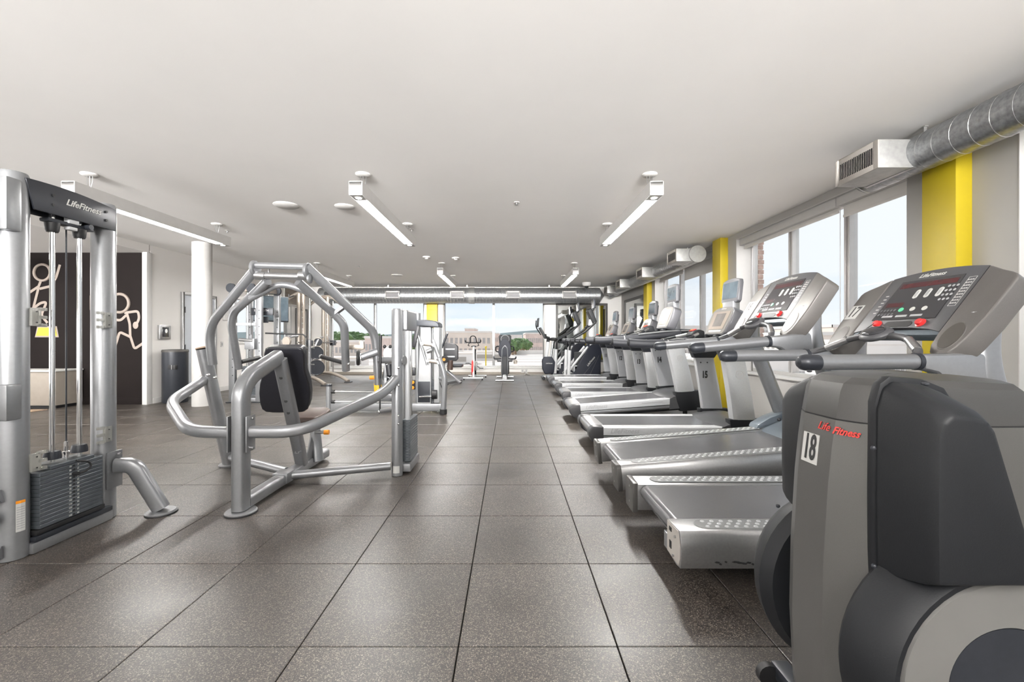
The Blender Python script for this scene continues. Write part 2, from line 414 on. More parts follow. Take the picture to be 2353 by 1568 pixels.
# recess on the left: dark painted wall, lowered soffit, end trim
struct('wall_mural', MB().box(-11, XL-.03, YD, YD+.018, 0, 2.75), 'dark_wall', smooth=False)
struct('trim_1', MB().box(XL-.075, XL+.01, YD-.06, YD+.06, 0, 2.72), 'white', bevel=.004)
struct('trim_2', MB().box(-11, XL, YF, YD-.001, 2.72, ZC), 'wall', smooth=False)
struct('baseboard_mural', MB().box(-11, XL-.08, YD-.015, YD, 0, .12), 'dark_wall', bevel=.004)
struct('wall_far_left', MB().box(-11.2, -11, YF, YD+.2, 0, ZC), 'wall', smooth=False)
struct('wall_front', MB().box(-11, XR+.3, YF-.2, YF, 0, ZC), 'wall', smooth=False)
struct('baseboard_left', MB().box(XL, XL+.012, YD+.08, 8.42, 0, .1).box(XL, XL+.012, 9.6, YB, 0, .1), 'white', bevel=.003)
struct('baseboard_back', MB().box(XL+.02, XR, YB-.012, YB, 0, .09), 'beige', bevel=.003)
struct('baseboard_right', MB().box(XR-.012, XR, YF, 3.38, 0, .09).box(XR-.012, XR, 3.7, 7.2, 0, .09).box(XR-.012, XR, 7.5, 11.05, 0, .09).box(XR-.012, XR, 11.4, YB-.02, 0, .09), 'wall_grey', bevel=.003)
# door in left wall
dr = struct_e('door_1', (XL, 9.0, 0))
obj('door_leaf', MB().box(.002, .03, -.44, .44, .01, 2.04), mat('door_paint', (.50, .53, .57), .45, var=.02), dr, bevel=.003)
obj('door_frame', MB().box(-.02, .045, -.5, -.445, 0, 2.1).box(-.02, .045, .445, .5, 0, 2.1).box(-.02, .045, -.445, .445, 2.045, 2.1), 'steel', dr, bevel=.004)
for z in (.35, 1.0, 1.75): obj('hinge', MB().box(.03, .045, -.46, -.42, z-.06, z+.06), 'dark2', dr, bevel=.003)
dh = obj('door_handle', MB().cyl((.03, .36, 1.0), (.09, .36, 1.0), .012).cyl((.085, .38, 1.0), (.085, .25, 1.0), .01), 'steel', dr)
dr = struct_e('door_2', (XL, 13.4, 0))
obj('door_leaf', MB().box(.002, .03, -.3, .3, .01, 2.04), 'white', dr, bevel=.003)
obj('door_frame', MB().box(-.01, .045, -.36, -.305, 0, 2.1).box(-.01, .045, .305, .36, 0, 2.1).box(-.01, .045, -.305, .305, 2.045, 2.1), 'frame_dk', dr, bevel=.004)

# yellow columns on right wall
for y, lb in ((3.40, 'yellow square column on the right wall behind treadmill 17'), (7.21, 'yellow square column on the right wall behind treadmill 15'), (11.08, 'yellow square column on the right wall beside the wall mirror')):
    o = obj('column', MB().box(3.5, XR, y, y+.28, 0, ZC), 'yellow', bevel=.004); o['kind'] = 'structure'; o['label'] = lb
o = obj('column', MB().box(-2.69, -2.35, YB-.14, YB, 0, 2.6), 'yellow', bevel=.004); o['kind'] = 'structure'
o = obj('column', MB().lathe((-5.42, 7.62, 0), [(.152, 0), (.152, ZC)], seg=40), 'col_white'); o['kind'] = 'structure'
# mirrors
def mirror(name, label, org, ux, w_, h_):
    t = thing(name, label, 'mirror', org); ux = Vector(ux); n = Vector((0, 0, 1)).cross(ux)
    f = MB(); z = Vector((0, 0, 1)); k = .07
    for c, a, b in ((ux*(w_/2-k/2)+z*h_/2, k/2, h_/2), (-ux*(w_/2-k/2)+z*h_/2, k/2, h_/2), (z*(h_-k/2), w_/2-k, k/2), (z*(k/2), w_/2-k, k/2)):
        f.obox(c+n*.022, ux*a, z*b, n*.02)
    obj('mirror_frame', f, 'frame_dk', t, bevel=.003)
    obj('mirror_glass', MB().obox(z*h_/2+n*.012, ux*(w_/2-k), z*(h_/2-k), n*.008), 'mirror', t, smooth=False)
mirror('wall_mirror', 'large dark framed mirror on the back wall behind the stair climbers', (2.33, YB, .42), (-1, 0, 0), 1.68, 1.9)
mirror('wall_mirror', 'large dark framed mirror on the right wall between yellow column and corner', (XR, 12.55, .42), (0, 1, 0), 2.2, 1.95)

# ------------------------------------------------------------------ pendants
def pendant(x, y0, label):
    t = thing('pendant_light', label, 'lamp', (x, y0+1.18, ZC), group='linear pendant lights')
    l = 1.18; zb, zt = 2.575-ZC, 2.71-ZC; h = .066
    b = MB().box(-h, -h+.008, -l, l, zb, zt).box(h-.008, h, -l, l, zb, zt).box(-h+.008, h-.008, -l, l, zt-.008, zt).box(-h+.008, h-.008, -l, -l+.008, zb, zt-.008).box(-h+.008, h-.008, l-.008, l, zb, zt-.008)
    b.box(-h+.008, h-.008, -l+.008, -l+.17, zb, zb+.01).box(-h+.008, h-.008, l-.17, l-.008, zb, zb+.01)
    obj('housing', b, 'white', t, bevel=.002, bseg=1)
    obj('diffuser', MB().box(-h+.009, h-.009, -l+.17, l-.17, zb+.004, zb+.02), 'lamp', t, smooth=False)
    for s in (-1, 1):
        y = s*(l-.09)
        d = obj('downlight', MB().lathe((0, y, zb-.001), [(.04, 0), (.04, -.003), (.03, -.003), (.03, 0)], seg=20), 'white', t)
        obj('lens', MB().lathe((0, y, zb-.001), [(.029, 0), (.029, -.003), (.001, -.003)], seg=20), 'lamp_spot', d)
        y = s*(l-.22)
        obj('canopy', MB().lathe((0, y, 0), [(.075, 0), (.075, -.012), (.06, -.022), (.001, -.022)]), 'white', t)
        obj('cord', MB().sweep([(-.03, y, -.02), (-.025, y, -.09), (.0, y-.01, zt)], .0022, seg=6, fil=.03).sweep([(.03, y, -.02), (.028, y, -.08), (.005, y, zt)], .0022, seg=6, fil=.03).cyl((0, y, -.02), (0, y, zt), .003, seg=6), 'steel', t)
    return t
p0 = pendant(-1.5, 4.2, 'white linear pendant lamp hanging over the chest press machine, middle of the front row')
for x, y, lb in ((1.425, 4.2, 'white linear pendant lamp nearest the right windows, front row'),
    (-4.29, 4.2, 'long white linear pendant lamp beside the round white column on the left'),
    (-1.52, 9.4, 'small distant linear pendant lamp, second row, left of centre'),
    (1.425, 9.4, 'small distant linear pendant lamp, second row, nearest the right duct'),
    (-4.29, 9.4, 'distant linear pendant lamp, second row, behind the top of the pulldown frame'),
    (-1.5, -2.6, 'added linear fill pendant, unseen behind the viewpoint in the middle'), (1.425, -2.6, 'added linear fill pendant, unseen behind the viewpoint by the windows'),  # pendant row behind the viewpoint is added for extra room light
    (-4.29, -2.6, 'added linear fill pendant, unseen behind the viewpoint on the left'), (-8.2, 4.2, 'linear pendant lamp in the recess left of the mural')):
    q = dup(p0, (x, y+1.18, ZC), lb)
    if x < -8: q.location.z = 2.72
# ------------------------------------------------------------------ ceiling devices
def disc(name, x, y, r, label, cat, prof=None):
    t = thing(name, label, cat, (x, y, ZC))
    obj('cover_plate', MB().lathe((0, 0, 0), prof or [(r, 0), (r, -.01), (r*.85, -.022), (.001, -.026)], seg=32), 'white', t)
    return t
for px, py, r, lb in ((792, 474, .12, 'domed round white ceiling speaker beside the middle pendant'), (658, 471, .15, 'flat round white ceiling access cover left of the domed speaker'), (912, 632, .15, 'small distant round white ceiling cover')):
    Y = (ZC-H)*F/(CY-py); c = P(px, py, Y)
    t = disc('ceiling_speaker', c.x, c.y, r, lb, 'speaker')
    obj('rim', MB().torus((0, 0, -.006), r*.97, .006), 'white', t)
for px, py, lb in ((980, 590, 'white smoke detector on the ceiling, left one of the pair'), (1047, 592, 'white domed smoke detector on the ceiling, right one of the pair')):
    Y = (ZC-H)*F/(CY-py); c = P(px, py, Y)
    t = disc('smoke_detector', c.x, c.y, .07, lb, 'detector', [(.075, 0), (.075, -.02), (.06, -.03), (.001, -.03)])
    obj('sensor', MB().lathe((0, 0, -.03), [(.04, 0), (.035, -.02), (.015, -.03), (.001, -.032)], seg=16), 'frame_al', t)
for px, py, lb in ((1187, 465, 'small sprinkler head on the open ceiling between the two front pendants'), (825, 611, 'tiny sprinkler head on the ceiling above the pulldown frame'), (522, 530, 'tiny sprinkler head beyond the long left pendant'), (946, 527, 'tiny sprinkler head at the far end of the middle pendant')):
    Y = (ZC-H)*F/(CY-py); c = P(px, py, Y)
    t = disc('sprinkler', c.x, c.y, .032, lb, 'sprinkler', [(.035, 0), (.032, -.006), (.001, -.006)])
    obj('sprinkler_head', MB().cyl((0, 0, -.006), (0, 0, -.03), .008).lathe((0, 0, -.03), [(.018, 0), (.018, -.004), (.001, -.004)], seg=12), 'steel', t)
c = P(1347.5, 655, 13.0)
t = thing('dome_camera', 'white dome security camera under the ceiling at the back right corner', 'camera', (c.x, 13.0, ZC))
obj('camera_base', MB().lathe((0, 0, 0), [(.13, 0), (.13, -.06), (.11, -.10), (.08, -.11), (.001, -.11)]), 'white', t)
obj('camera_dome', MB().ball((0, 0, -.11), .07, .07, .07, seg=14, rg=8), 'black', t)

# ------------------------------------------------------------------ ducts
DX, DZ, DR = 3.3, 2.67, .145
def ribs(mb, a, b, r, step=.09, h=.004, ax='y', ang=0):
    # spiral seam: helix tube round the duct
    n = int((b-a)/step); seg = 20; pts = []
    for i in range(n*seg+1):
        q = 2*PI*i/seg; y = a+(b-a)*i/(n*seg)
        pts.append((r*math.cos(q), y, r*math.sin(q)) if ax == 'y' else (y, r*math.cos(q), r*math.sin(q)))
    mb.sweep(pts, h, seg=5)
def vent_box(t, y, near=True, w_=.455):
    # box on the room side of the duct with grille facing -x ; local coords: duct axis at origin
    x0, x1 = 2.94-DX, -.03; z0, z1 = -.125, .10
    b = obj('vent_box', MB().box(x0, x1, y, y+w_, z0, z1), 'galv_l', t, bevel=.004)
    fr = MB(); g = .045
    for q in rects(y, y+w_, z0, z1, g): fr.box(x0-.008, x0+.001, *q)
    obj('grille_frame', fr, 'grille', b, bevel=.002, bseg=1)
    obj('grille_back', MB().box(x0-.002, x0+.001, y+g, y+w_-g, z0+g, z1-g), 'dark2', b, smooth=False)
    n = 20 if y < 5 else 9
    for i in range(n):
        yy = y+g+(w_-2*g)*(i+.5)/n; d = (w_-2*g)/n*.3
        obj('louvre', MB().obox((x0-.005, yy, (z0+z1)/2), (.004, d*.8, 0), (-.0006, .0012, 0), (0, 0, (z1-z0)/2-g)), 'grille', b, smooth=False)
    # saddle flange under the box
    obj('flange', MB().box(-.10, -.07, y-.01, y+w_+.01, z0-.004, z0+.002), 'steel', b)
def hanger(t, y, x=0):
    obj('hanger_strap', MB().box(x-.012, x+.012, y-.0015, y+.0015, DR-.01, ZC-DZ).box(x-.014, x+.014, y-.01, y+.01, ZC-DZ-.006, ZC-DZ), 'galv_l', t)
t = thing('air_duct', 'large spiral galvanised air duct near the ceiling at upper right', 'duct', (DX, 0, DZ))
obj('duct_tube', MB().lathe((0, -3.5, 0), [(DR, 0), (DR, 7.5)], axis=(0, 1, 0), seg=48), 'galv', t)
mb = MB(); ribs(mb, -3.4, 3.97, DR, .13, .0035); obj('spiral_seam', mb, 'steel', t)
obj('end_rim', MB().torus((0, 3.98, 0), DR, .006, axis=(0, 1, 0)), 'steel', t)
vent_box(t, 3.45); hanger(t, 3.42, -.02); hanger(t, .9)
t = thing('air_duct', 'spiral galvanised air duct with round end cap along the right wall to the corner', 'duct', (DX, 0, DZ))
obj('duct_tube', MB().lathe((0, 7.62, 0), [(DR, 0), (DR, 13.45-7.62)], axis=(0, 1, 0), seg=40).sweep([(0, 13.3, 0), (0, 13.55, -.03), (-.22, 13.6, -.1)], DR, seg=24, fil=.15), 'galv', t)
mb = MB(); ribs(mb, 7.7, 13.2, DR, .10, .006); obj('spiral_seam', mb, 'galv_l', t)
obj('end_cap', MB().lathe((0, 7.62, 0), [(.001, -.012), (DR+.004, -.012), (DR+.006, .03)], axis=(0, 1, 0), seg=40), 'galv_l', t)
for i, y in enumerate((7.62, 9.6, 11.55, 13.05)): vent_box(t, y+.02)
hanger(t, 8.0, -.02); hanger(t, 10.8)
# duct across the back
by, bz, br = 13.6, 2.525, .245
t = thing('air_duct', 'wide spiral galvanised air duct running across the back above the windows', 'duct', (0, by, bz))
obj('duct_tube', MB().lathe((-5.95, 0, 0), [(.02, 0), (br, 0), (br, 8.75), (.02, 8.9)], axis=(1, 0, 0), seg=40), 'galv', t)
mb = MB(); ribs(mb, -5.9, 2.7, br, .10, .007, ax='x'); obj('spiral_seam', mb, 'galv_l', t)
obj('coupling', MB().lathe((-1.2, 0, 0), [(br+.006, -.09), (br+.012, -.09), (br+.012, .09), (br+.006, .09)], axis=(1, 0, 0), seg=40), 'galv_l', t)
for px in (902, 1051, 1179, 1308):
    x = (px-CX)*13.35/F
    b = obj('vent_box', MB().box(x-.215, x+.215, -.29, -.15, -.11, .11), 'galv_l', t, bevel=.004)
    fr = MB(); g = .035
    for q in rects(x-.22, x+.22, -.115, .115, g): fr.box(q[0], q[1], -.30, -.29, q[2], q[3])
    obj('grille_frame', fr, 'white', b, bevel=.002, bseg=1)
    obj('grille_back', MB().box(x-.19, x+.19, -.292, -.289, -.085, .085), 'dark2', b, smooth=False)
    for i in range(7):
        z = -.08+.16*(i+.5)/7
        obj('louvre', MB().box(x-.186, x+.186, -.299, -.291, z-.0035, z+.0035), 'grille', b, smooth=False)
for px in (892, 1073, 1262): obj('hanger_strap', MB().box((px-CX)*by/F-.02, (px-CX)*by/F+.02, -.003, .003, br-.01, ZC-bz), 'galv_l', t)

# ------------------------------------------------------------------ roller shades
def shade(label, y0, y1, drop):
    t = thing('roller_shade', label, 'blind', (3.72, (y0+y1)/2, HEAD)); h = (y1-y0)/2-.006
    obj('cassette', MB().box(-.05, .05, -h, h, -.105, -.003), 'white', t, bevel=.004)
    obj('fabric', MB().box(.012, .015, -h+.03, h-.03, -.105-drop, -.1), 'shade', t, smooth=False)
    obj('bottom_bar', MB().box(.004, .022, -h+.03, h-.03, -.105-drop-.03, -.105-drop), 'shade', t, bevel=.003)
    return t
shade('roller shade box over the nearer pane of the window behind treadmill 17', 3.97, 4.88, .10)
t = shade('long roller shade box over the two farther panes of the window behind treadmill 16', 4.88, 6.93, .03)
obj('wand', MB().cyl((.02, -1.0, -.1), (.02, -1.0, -1.9), .004, seg=6), 'white', t)
shade('roller shade drawn slightly down on the far right-wall window, near half', 7.74, 9.3, .22)
shade('roller shade box on the far right-wall window, far half', 9.3, 10.83, .06)
shade('roller shade box over the window at the right edge behind the console of treadmill 17', -.6, 3.07, .03)

# ------------------------------------------------------------------ left side furnishings
# mural figures, painted flat on the dark wall
def mp_(x, y, k=0):    # crop coords of the mural -> wall point
    return P(x*.35714, 380+y*.35714, YD-.004-k)
mt_ = mat('mural_paint', (.30, .25, .215), .6, var=.03)
mural = thing('wall_mural_figure', 'beige line figure waving one arm above a yellow block on the dark wall', 'mural', mp_(240, 900))
def strokes(parent, lst, w_=.045):
    mb = MB(); o = parent.location
    for pts in lst:
        q = [mp_(*p)-o for p in pts]
        mb.sweep(q, w_/2, .002, fil=.05, up=(0, 1, 0), seg=8, steps=4)
    return obj('figure_lines', mb, mt_, parent)
strokes(mural, [[(385, 640), (362, 720), (328, 778), (255, 795)], [(262, 745), (240, 800)], [(247, 790), (215, 915), (197, 1020)], [(245, 782), (170, 832)], [(215, 920), (262, 885), (300, 880), (265, 965), (305, 1015)]])
obj('figure_head', MB().torus(mp_(272, 690)-mural.location, .145, .022, axis=(0, 1, 0)), mt_, mural)
q = [mp_(*p)-mural.location for p in ((248, 1045), (358, 1045), (368, 1098), (232, 1098))]
q2 = [mp_(*p)-mural.location for p in ((240, 1036), (365, 1036), (378, 1107), (224, 1107))]
obj('block_outline', MB().loft([[p+Vector((0, .003, 0)) for p in q2], [p+Vector((0, .0, 0)) for p in q2]]), mt_, mural, smooth=False)
obj('yellow_block', MB().loft([[p+Vector((0, .0, 0)) for p in q], [p+Vector((0, -.004, 0)) for p in q]]), 'yellow', mural, smooth=False)
mural = thing('wall_mural_figure', 'beige line figure running with a large round head on the dark wall', 'mural', mp_(800, 1000))
strokes(mural, [[(800, 950), (888, 938), (896, 985), (870, 1040)], [(815, 950), (835, 1020), (838, 1105)], [(812, 965), (775, 1000), (700, 985)], [(838, 1105), (770, 1072), (738, 1175)], [(838, 1100), (865, 1183), (928, 1140)]])
obj('figure_head', MB().torus(mp_(770, 888)-mural.location, .165, .025, axis=(0, 1, 0)), mt_, mural)
obj('figure_hand', MB().ball(mp_(872, 1030)-mural.location, .05, .006, .065), mt_, mural)
t = thing('wall_plaque', 'small beige rectangular panel on the dark wall behind the cable tower post', 'sign', mp_(593, 885))
obj('plaque_board', MB().box(-.04, .04, -.005, .008, -.13, .13), mt_, t, bevel=.003)

t = thing('storage_bench', 'low beige box cabinet against the dark mural wall', 'cabinet', (-8.6, 7.5, 0))
obj('cabinet_body', MB().box(-1.0, .96, -.22, .24, .05, .62), 'beige', t, bevel=.006)
obj('cabinet_top', MB().box(-1.02, .98, -.24, .24, .62, .645), 'white', t, bevel=.004)
obj('plinth', MB().box(-.97, .93, -.18, .24, 0, .05), 'black', t)
t = thing('wood_floor_strip', 'strip of brown wooden flooring in front of the beige cabinet', 'floor', (-8.6, 6.95, 0))
for i in range(4):
    for j in range(3): obj('plank', MB().box(-1.3+.75*j+.002, -.55+.75*j-.002, -.22+.11*i+.002, -.11+.11*i-.002, 0, .008), 'wood', t, bevel=.001, bseg=1, smooth=False)

t = thing('waste_bin', 'tall dark grey cylindrical waste bin against the left wall', 'bin', (-6.2, 8.02, 0))
obj('bin_body', MB().lathe((0, 0, 0), [(.19, 0), (.2, .02), (.2, .93), (.19, .93)], seg=40), 'dark2', t)
obj('bin_lid', MB().lathe((0, 0, .93), [(.19, 0), (.205, 0), (.205, .03), (.195, .045), (.1, .05), (.001, .05)], seg=40), 'frame_dk', t)
obj('bin_opening', MB().box(.02, .155, -.205, -.15, .62, .70), 'black', t, bevel=.006)
obj('opening_divider', MB().box(.085, .093, -.208, -.15, .62, .70), 'steel', t)

t = thing('wall_dispenser', 'small steel framed black dispenser on the left wall above the bin', 'dispenser', (XL, 8.07, 1.3))
obj('dispenser_case', MB().box(0, .05, -.13, .13, -.13, .13), 'steel', t, bevel=.008)
obj('dispenser_window', MB().box(.05, .056, -.075, .075, -.09, .09), 'display', t, bevel=.004)
obj('dispenser_light', MB().ball((.056, .01, .02), .006, .03, .04), 'white_ink', t)
t = thing('picture_frame', 'small white framed notice on the left wall beyond the round column', 'picture', (XL, 9.88, 1.79))
obj('picture_border', MB().box(0, .02, -.13, .13, -.2, .2), 'white', t, bevel=.004)
obj('picture_sheet', MB().box(.02, .022, -.10, .10, -.165, .165), 'sticker', t)
for i in range(5): obj('print_line', MB().box(.022, .0235, -.07, .07-.02*(i % 3), .1-.045*i, .108-.045*i), 'grey_ink', t)
t = thing('light_switch', 'small light switch plate on the left wall below the framed notice', 'switch', (XL, 9.72, 1.05))
obj('switch_plate', MB().box(0, .008, -.04, .04, -.06, .06), 'white', t, bevel=.002); obj('rocker', MB().box(.008, .014, -.015, .015, -.03, .03), 'grey_ink', t, bevel=.002)
t = thing('wall_vent', 'louvred return air grille high on the left wall', 'vent', (XL, 12.8, 2.42))
fr = MB()
for q in rects(-.42, .42, -.28, .28, .05): fr.box(0, .02, *q)
obj('vent_frame', fr, 'white', t, bevel=.003)
obj('vent_back', MB().box(.002, .006, -.37, .37, -.23, .23), 'beige', t)
for i in range(9): obj('louvre', MB().obox((.012, 0, -.2+.05*i), (.008, 0, -.008), (0, .37, 0), (.001, 0, .001)), 'beige', t, smooth=False)
t = thing('television', 'flat television hanging on a bracket by the left wall behind the cable machine', 'television', (-5.35, 9.6, 1.82))
obj('screen_case', MB().box(-.02, .03, -.42, .42, -.27, .31), 'dark2', t, bevel=.01)
obj('screen', MB().box(.03, .034, -.40, .40, -.24, .29), 'lcd_b', t)
obj('bracket', MB().cyl((0, 0, .28), (0, 0, ZC-1.82), .02), 'steel', t)
t.rotation_euler.z = math.radians(-38)
t = thing('wall_outlet', 'beige electrical outlet box on the low wall under the back window', 'outlet', (.47, YB, .13))
obj('outlet_plate', MB().box(-.11, -.01, -.03, 0, -.06, .06).box(.01, .11, -.03, 0, -.06, .06), 'white', t, bevel=.004)
obj('socket', MB().box(-.075, -.045, -.034, -.03, -.03, .03).box(.045, .075, -.034, -.03, -.03, .03), 'grey_ink', t, bevel=.001)
t = tag(obj('power_cable', MB().sweep([(.5, YB-.04, .11), (.5, 13.9, .012), (.2, 13.75, .012), (-.1, 13.85, .012), (-.3, 13.6, .012)], .008, seg=6, fil=.2).sweep([(.45, YB-.04, .11), (.6, 13.85, .012), (1.0, 13.9, .012), (1.5, 13.7, .012)], .008, seg=6, fil=.2), 'white'), 'thin white power cables lying on the floor below the wall outlet', 'cable')

# ------------------------------------------------------------------ treadmills
def oval_pts(cx, cy, lx, ly, n=10):
    r = ly; q = []
    for i in range(n+1): a = -PI/2+PI*i/n; q.append((cx+lx-r+r*math.cos(a), cy+r*math.sin(a)))
    for i in range(n+1): a = PI/2+PI*i/n; q.append((cx-lx+r+r*math.cos(a), cy+r*math.sin(a)))
    return q
def treadmill_a(label, loc, tilt, number, worn):
    # local x runs from rear to front; y+ is the side farther from the viewpoint
    t = thing('treadmill', label, 'treadmill', loc, tilt=tilt, group='treadmills facing the windows')
    for s in (-1, 1):
        prof = [(-.252, .278), (-.405, .284), (-.418, .268), (-.428, .22), (-.428, .16), (-.415, .112), (-.36, .105), (-.252, .12)]
        r = obj('side_rail', MB().prism([(y*(-s), z) for y, z in prof], YZ, .0, 1.55), 'alu', t, bevel=.003)
        pad = obj('foot_pad', MB().prism(oval_pts(.80, -s*-.335, .70, .052), XY, .281, .286), 'pad_grey', r, bevel=.002, bseg=1)
        # raised studs in three rows
        mb = MB()
        for i in range(29):
            for j in (-1, 0, 1):
                x = .15+.046*i+(.023 if j == 0 else 0); y = s*.335+.03*j
                if x < 1.46: mb.lathe((x, y, .286), [(.011, 0), (.008, .004), (.001, .005)], seg=8)
        o = obj('pad_studs', mb, 'silver_w', r); o['kind'] = 'stuff'
        if worn and s == -1:
            c = MB()
            c.prism([(y*(-s)*.995, z) for y, z in [(-.26, .275), (-.40, .279), (-.42, .22), (-.42, .16), (-.405, .12), (-.26, .125)]], YZ, -.004, -.0005)
            obj('bracket_plate', c, 'grille', r)
            for y, z, a, b in ((-.305, .25, .014, .010), (-.305, .175, .012, .018)): obj('slot', MB().box(-.0065, -.003, -.305-a, -.305+a, z-b, z+b), 'black', r)
            for y, z in ((-.37, .24), (-.345, .14)): obj('screw', MB().cyl((-.012, y, z), (-.003, y, z), .006), 'steel', r)
            # paint chips on the skirt
            for i, (x, z, l) in enumerate(((.165, .148, .012), (.18, .140, .006), (.205, .15, .006), (.25, .150, .018), (.27, .146, .016), (.29, .143, .014), (.31, .147, .012), (.33, .14, .008), (.35, .14, .02))):
                obj('paint_chip', MB().prism([(x-l, z), (x-l*.2, z+.005), (x+l, z+.002), (x+l*.6, z-.004), (x-l*.4, z-.003)], XZ, -.4305, -.427), 'black_ink', r, smooth=False)
        else:
            e = obj('end_cap', MB().prism([(y*(-s), z) for y, z in [(-.256, .284), (-.408, .288), (-.424, .27), (-.432, .22), (-.432, .155), (-.418, .10), (-.256, .10)]], YZ, -.03, .006), 'cap_grey', t, bevel=.008)
            for z in (.245, .15): obj('screw', MB().cyl((-.032, s*.33, z), (-.028, s*.33, z), .007), 'steel', e)
        obj('belt_guide', MB().box(.05, 1.5, s*.245, s*.262, .255, .272), 'chrome', t)
        # foot bracket with upright and handrail
        obj('foot_bracket', MB().prism([(1.37, .285), (1.39, .318), (1.50, .37), (1.70, .43), (1.98, .45), (2.02, .40), (2.02, .285)], XZ, s*.30, s*.43), 'blue_grey', t, bevel=.012)
        u = obj('upright', MB().sweep([(1.66, s*.385, .36), (1.44, s*.385, 1.08), (1.47, s*.37, 1.30)], .036, .062, up=(1, 0, .3), fil=.12, seg=20, sq=.8), 'silver', t)
        obj('upright_collar', MB().sweep([(1.70, s*.385, .33), (1.652, s*.385, .47)], .040, .070, up=(1, 0, .3), seg=20, sq=.8), 'silver', u)
        obj('collar_screw', MB().cyl((1.66, s*.345, .44), (1.66, s*.426, .44), .006), 'black', u)
        h = obj('handrail', MB().sweep([(.60, s*.38, 1.068), (1.12, s*.38, 1.073)], .0365, seg=24), 'silver', t)
        obj('rail_cap', MB().lathe((.605, s*.38, 1.068), [(.037, .06), (.0385, 0), (.034, -.02), (.022, -.034), (.001, -.039)], axis=(1, 0, 0), seg=24), 'dark2', h)
        obj('rail_collar', MB().lathe((1.118, s*.38, 1.073), [(.037, 0), (.041, 0), (.041, .02), (.037, .02)], axis=(1, 0, 0), seg=24), 'dark2', h)
        obj('rail_bracket', MB().prism([(1.135, 1.108), (1.135, 1.036), (1.2, 1.02), (1.27, .96), (1.36, .915), (1.50, .905), (1.53, .93), (1.42, 1.115)], XZ, s*.345, s*.415), 'silver', t, bevel=.02, bseg=3)
    # belt and rollers
    q = [(.055+.042*math.cos(a)*1-.0, .232+.042*math.sin(a)) for a in [PI/2+PI*i/10 for i in range(11)]]
    obj('belt', MB().prism([(1.5, .274)]+q+[(1.5, .19)], XZ, -.242, .242), 'belt', t)
    obj('rear_roller', MB().cyl((.055, -.262, .232), (.055, .262, .232), .034, seg=20), 'steel', t)
    obj('deck_frame', MB().box(.09, 1.9, -.25, .25, .115, .185).box(.0, .02, -.25, -.2, .12, .2), 'silver', t, bevel=.004)
    obj('motor_hood', MB().prism([(1.36, .262), (1.45, .30), (1.62, .36), (1.88, .37), (2.03, .30), (2.06, .12), (1.9, .10), (1.36, .10)], XZ, -.30, .30), 'blue_grey', t, bevel=.01)
    for x in (.62, 1.9):
        for s in (-1, 1): obj('foot', MB().cyl((x, s*.2, 0), (x, s*.2, .12), .03), 'black', t)
    # cross handlebar with pulse grips and centre pod
    for s in (-1, 1):
        obj('cross_bar', MB().sweep([(1.13, s*.375, 1.085), (1.22, s*.30, 1.125), (1.27, s*.17, 1.19), (1.27, 0, 1.20)], .018, .018, fil=.09, seg=14), 'grey_plastic', t)
        obj('pulse_grip', MB().sweep([(1.205, s*.305, 1.122), (1.258, s*.2, 1.175)], .0205, seg=14), 'steel', t)
    pod = obj('sensor_pod', MB().ball((1.26, 0, 1.205), .075, .085, .032, seg=24, rg=12, R=Matrix.Rotation(math.radians(-25), 3, 'Y')), 'grey_plastic', t)
    obj('pod_lens', MB().ball((1.243, 0, 1.222), .052, .068, .02, seg=24, rg=10, R=Matrix.Rotation(math.radians(-25), 3, 'Y')), 'display', pod)
    # console: panel plane p(u along +y side is left, v up the slope)
    B = Vector((1.275, 0, 1.125)); D = Vector((.61, 0, .792)).normalized(); NN = Vector((-D.z, 0, D.x)); YV = Vector((0, 1, 0))
    cf = lambda u, v, w: B+YV*u+D*v+NN*w
    def arc(u): return .565-.42*u*u-.9*max(0, abs(u)-.33)**1.0*.9
    us = [-.27+.54*i/12 for i in range(13)]
    top = [(u, arc(u)) for u in us]
    cpan = [(-.27, .115)]+[(-.2, .135), (-.1, .145), (0, .148), (.1, .145), (.2, .135)]+[(.27, .115)]+top[::-1]
    con = obj('console_panel', MB().prism(cpan, cf, -.075, 0), 'grey_plastic', t, bevel=.004)
    obj('console_lip', MB().prism([(-.265, .10), (.265, .10), (.265, .135), (-.265, .135)], cf, -.06, -.006), 'blue_grey', con, bevel=.006)
    for s in (-1, 1):
        wing = [(.272, arc(.27)), (.272, .10), (.280, .03), (.30, -.015), (.34, -.035), (.385, -.02), (.41, .02), (.425, .08), (.44, .20), (.445, .43), (.43, .452), (.40, .470), (.35, .492)]
        wg = obj('console_wing', MB().prism([(u*s, v) for u, v in wing], cf, -.105, .004), 'warm_grey', t, bevel=.012, bseg=3)
        cup = [(.352*s+.052*math.cos(a)*1.0, .085+.085*math.sin(a)) for a in [2*PI*i/28 for i in range(28)]]
        cin = [(.352*s+.046*math.cos(a), .085+.078*math.sin(a)) for a in [2*PI*i/28 for i in range(28)]]
        obj('cup_rim', MB().prism(cup, cf, .002, .006), 'warm_grey', wg, bevel=.002, bseg=1)
        obj('cup_holder', MB().prism(cin, cf, .005, .0075, poly2=[(u, v) for u, v in cin]), 'cup', wg)
    dq = [(-.175, .50), (.175, .50), (.19, .215), (-.19, .215)]
    dsp = obj('display', MB().prism([(u, v) for u, v in [(-.18, .495), (.18, .495), (.195, .205), (-.195, .205)]], cf, 0, .003), 'display', t, smooth=False)
    obj('red_readout', MB().prism([(-.165, .44), (.165, .44), (.165, .475), (-.165, .475)], cf, .003, .0036), 'display_red', dsp)
    obj('red_readout', MB().prism([(.06, .30), (.165, .30), (.165, .33), (.06, .33)], cf, .003, .0036), 'display_red', dsp)
